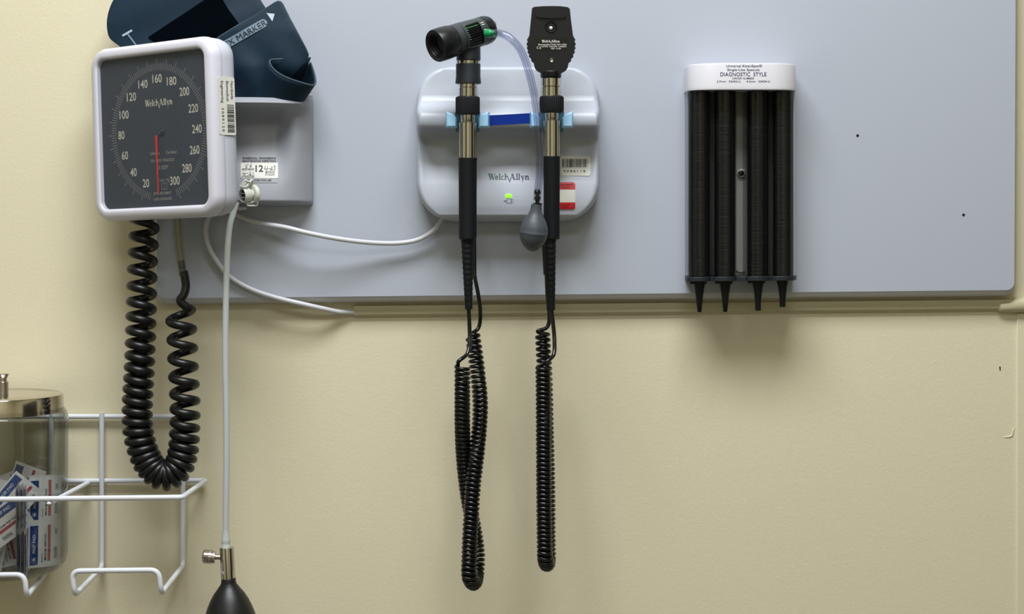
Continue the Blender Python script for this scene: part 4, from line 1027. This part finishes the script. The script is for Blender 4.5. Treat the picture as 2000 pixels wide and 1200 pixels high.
# ============================================================ PREP PADS
PWd, PHt = 0.0345, 0.0920
def packet():
    g = G(); n = 8
    # two joined packets: thin pillow, printed front
    def Z(x, z):
        q = (z % (PHt / 2)) / (PHt / 2); return -0.0007 * math.sin(PI * q) * math.sin(PI * (x / PWd + .5)) - 0.00025
    for sg in (1, -1):
        rows = [[V((-PWd / 2 + PWd * i / n, Z(-PWd / 2 + PWd * i / n, PHt * j / 16) * sg, PHt * j / 16)) for i in range(n + 1)] for j in range(17)]
        g.rings(rows, False, False, closed=False)
    def pr(x0, x1, z0, z1, mi, sg=1):
        for j in range(6):
            za_, zb_ = z0 + (z1 - z0) * j / 6, z0 + (z1 - z0) * (j + 1) / 6
            g.quad(*[V((x * sg, (Z(x, z) - .00012) * sg, z)) for x, z in ((x0, za_), (x1, za_), (x1, zb_), (x0, zb_))], mi)
    for sg in (1, -1):
        for b_ in (0, PHt / 2):
            pr(-0.0156, -0.0070, b_ + .003, b_ + PHt / 2 - .003, 1, sg); pr(0.0032, 0.0063, b_ + .006, b_ + PHt / 2 - .003, 2, sg)
            pr(-0.0032, -0.0022, b_ + .005, b_ + .014, 3, sg); pr(0.0100, 0.0136, b_ + .008, b_ + .020, 3, sg); pr(0.0108, 0.0134, b_ + .033, b_ + .0385, 3, sg)
    def Zo(x, z, e=.0002): return Z(x, z) - e
    for b_ in (0, PHt / 2):
        for s_, xc_, zc_, ww, hh, mi in (('PREP PAD', -0.0113, 0.0245, 0.019, 0.0029, 0), ('MEDIUM PREP PAD', 0.0008, 0.0205, 0.0270, 0.0020, 4)):
            tv, tf, tw = text_geo(s_, 0.01)
            vs = []
            for v in tv:
                z = b_ + zc_ + v.x * ww / tw; x = xc_ - (v.y - .35) * hh / .7; vs.append(V((x, Zo(x, z, .0003), z)))
            g.add(vs, tf, mi)
        c = V((-0.0113, Zo(-.0113, b_ + .0085, .0003), b_ + .0085))
        for an in (0, 60, 120):
            q = math.radians(an); g.strip(c - V((math.sin(q), 0, math.cos(q))) * .0026, c + V((math.sin(q), 0, math.cos(q))) * .0026, .0006, (0, -1, 0), 0)
    return g
ptexts = []
pg = packet()
poses = [  # px, py of the foot centre, depth, yaw, lean (in picture plane), pitch, label
    (86, 1108, .0955, 36, 0.9, 0, 'foremost pair of white prep pad packets facing out at the right of the jar'),
    (52, 1122, .1090, 97, -2.0, 0, 'prep pad packet standing edge-on just left of the foremost upright pair'),
    (45, 1121, .1120, 97, -3.0, 0, 'second edge-on prep pad packet left of the foremost upright pair'),
    (37, 1120, .1140, 98, -4.0, 0, 'third edge-on prep pad packet left of the foremost upright pair'),
    (-88, 1128, .1120, -6, 54, 0, 'prep pad packet lying diagonally at the lower left of the jar, rising to the right'),
    (-60, 1080, .1200, 10, 40, 0, 'prep pad packet leaning right at the left edge of the picture'),
    (22, 1116, .0880, 20, -12, 0, 'prep pad packet leaning left, behind the diagonal one low in the jar'),
    (66, 1110, .0740, 22, -4, 0, 'tilted prep pad packet in the middle of the jar behind the upright pair'),
    (92, 1100, .0850, 28, 3, 6, 'upright prep pad packet directly behind the foremost pair'),
    (74, 1085, .0700, 15, -20, 0, 'prep pad packet tilted left near the back of the jar behind the upright ones'),
    (10, 1075, .0760, -8, 18, 0, 'slightly right-leaning prep pad packet behind the edge-on packets'),
    (10, 1118, .0700, 20, -50, 0, 'prep pad packet lying steeply tilted at the left of the pile'),
    (-30, 1110, .1000, 0, 12, 0, 'prep pad packet mostly outside the left edge of the picture'),
    (30, 1100, .0560, 30, -8, 0, 'rearmost prep pad packet, standing against the back glass'),
]
firstp = None
for i, (px, py, dd, yaw, lean, pitch, lb) in enumerate(poses):
    if firstp is None:
        me = bpy.data.meshes.new('prep_pad_packet'); me.from_pydata([tuple(v) for v in pg.v], [], pg.f)
        for x in ('pw', 'pb', 'pr', 'pg', 'ink'): me.materials.append(M[x])
        me.polygons.foreach_set('material_index', pg.m)
        firstp = bpy.data.objects.new('prep_pad_packet', me); o = firstp
    else: o = firstp.copy()
    COL.objects.link(o); o.location = P(px, py, dd)
    o.rotation_euler = (Matrix.Rotation(math.radians(yaw), 3, 'Z') @ Matrix.Rotation(math.radians(lean), 3, 'Y') @ Matrix.Rotation(math.radians(pitch), 3, 'X')).to_euler()
    rot = o.rotation_euler.to_matrix()
    for _ in range(60 if i > 3 else 0):
        worst = 0; mv = None; zmin = 9
        for v in pg.v[::7]:
            q = rot @ v + o.location; rd = V((q.x - JC.x, q.y - JC.y, 0)); zmin = min(zmin, q.z)
            lim = 0.0622 if q.z > zb3 + .015 else 0.0622 - (zb3 + .015 - q.z) * 0.4
            if rd.length - lim > worst: worst = rd.length - lim; mv = rd.normalized()
        if mv is not None: o.location = o.location - mv * (worst + 1e-4)
        if zmin < zb3 + .005: o.location.z += zb3 + .005 - zmin
        elif mv is None: break
    tag(o, lb, 'prep pad', 'prep pad packets in the glass jar')
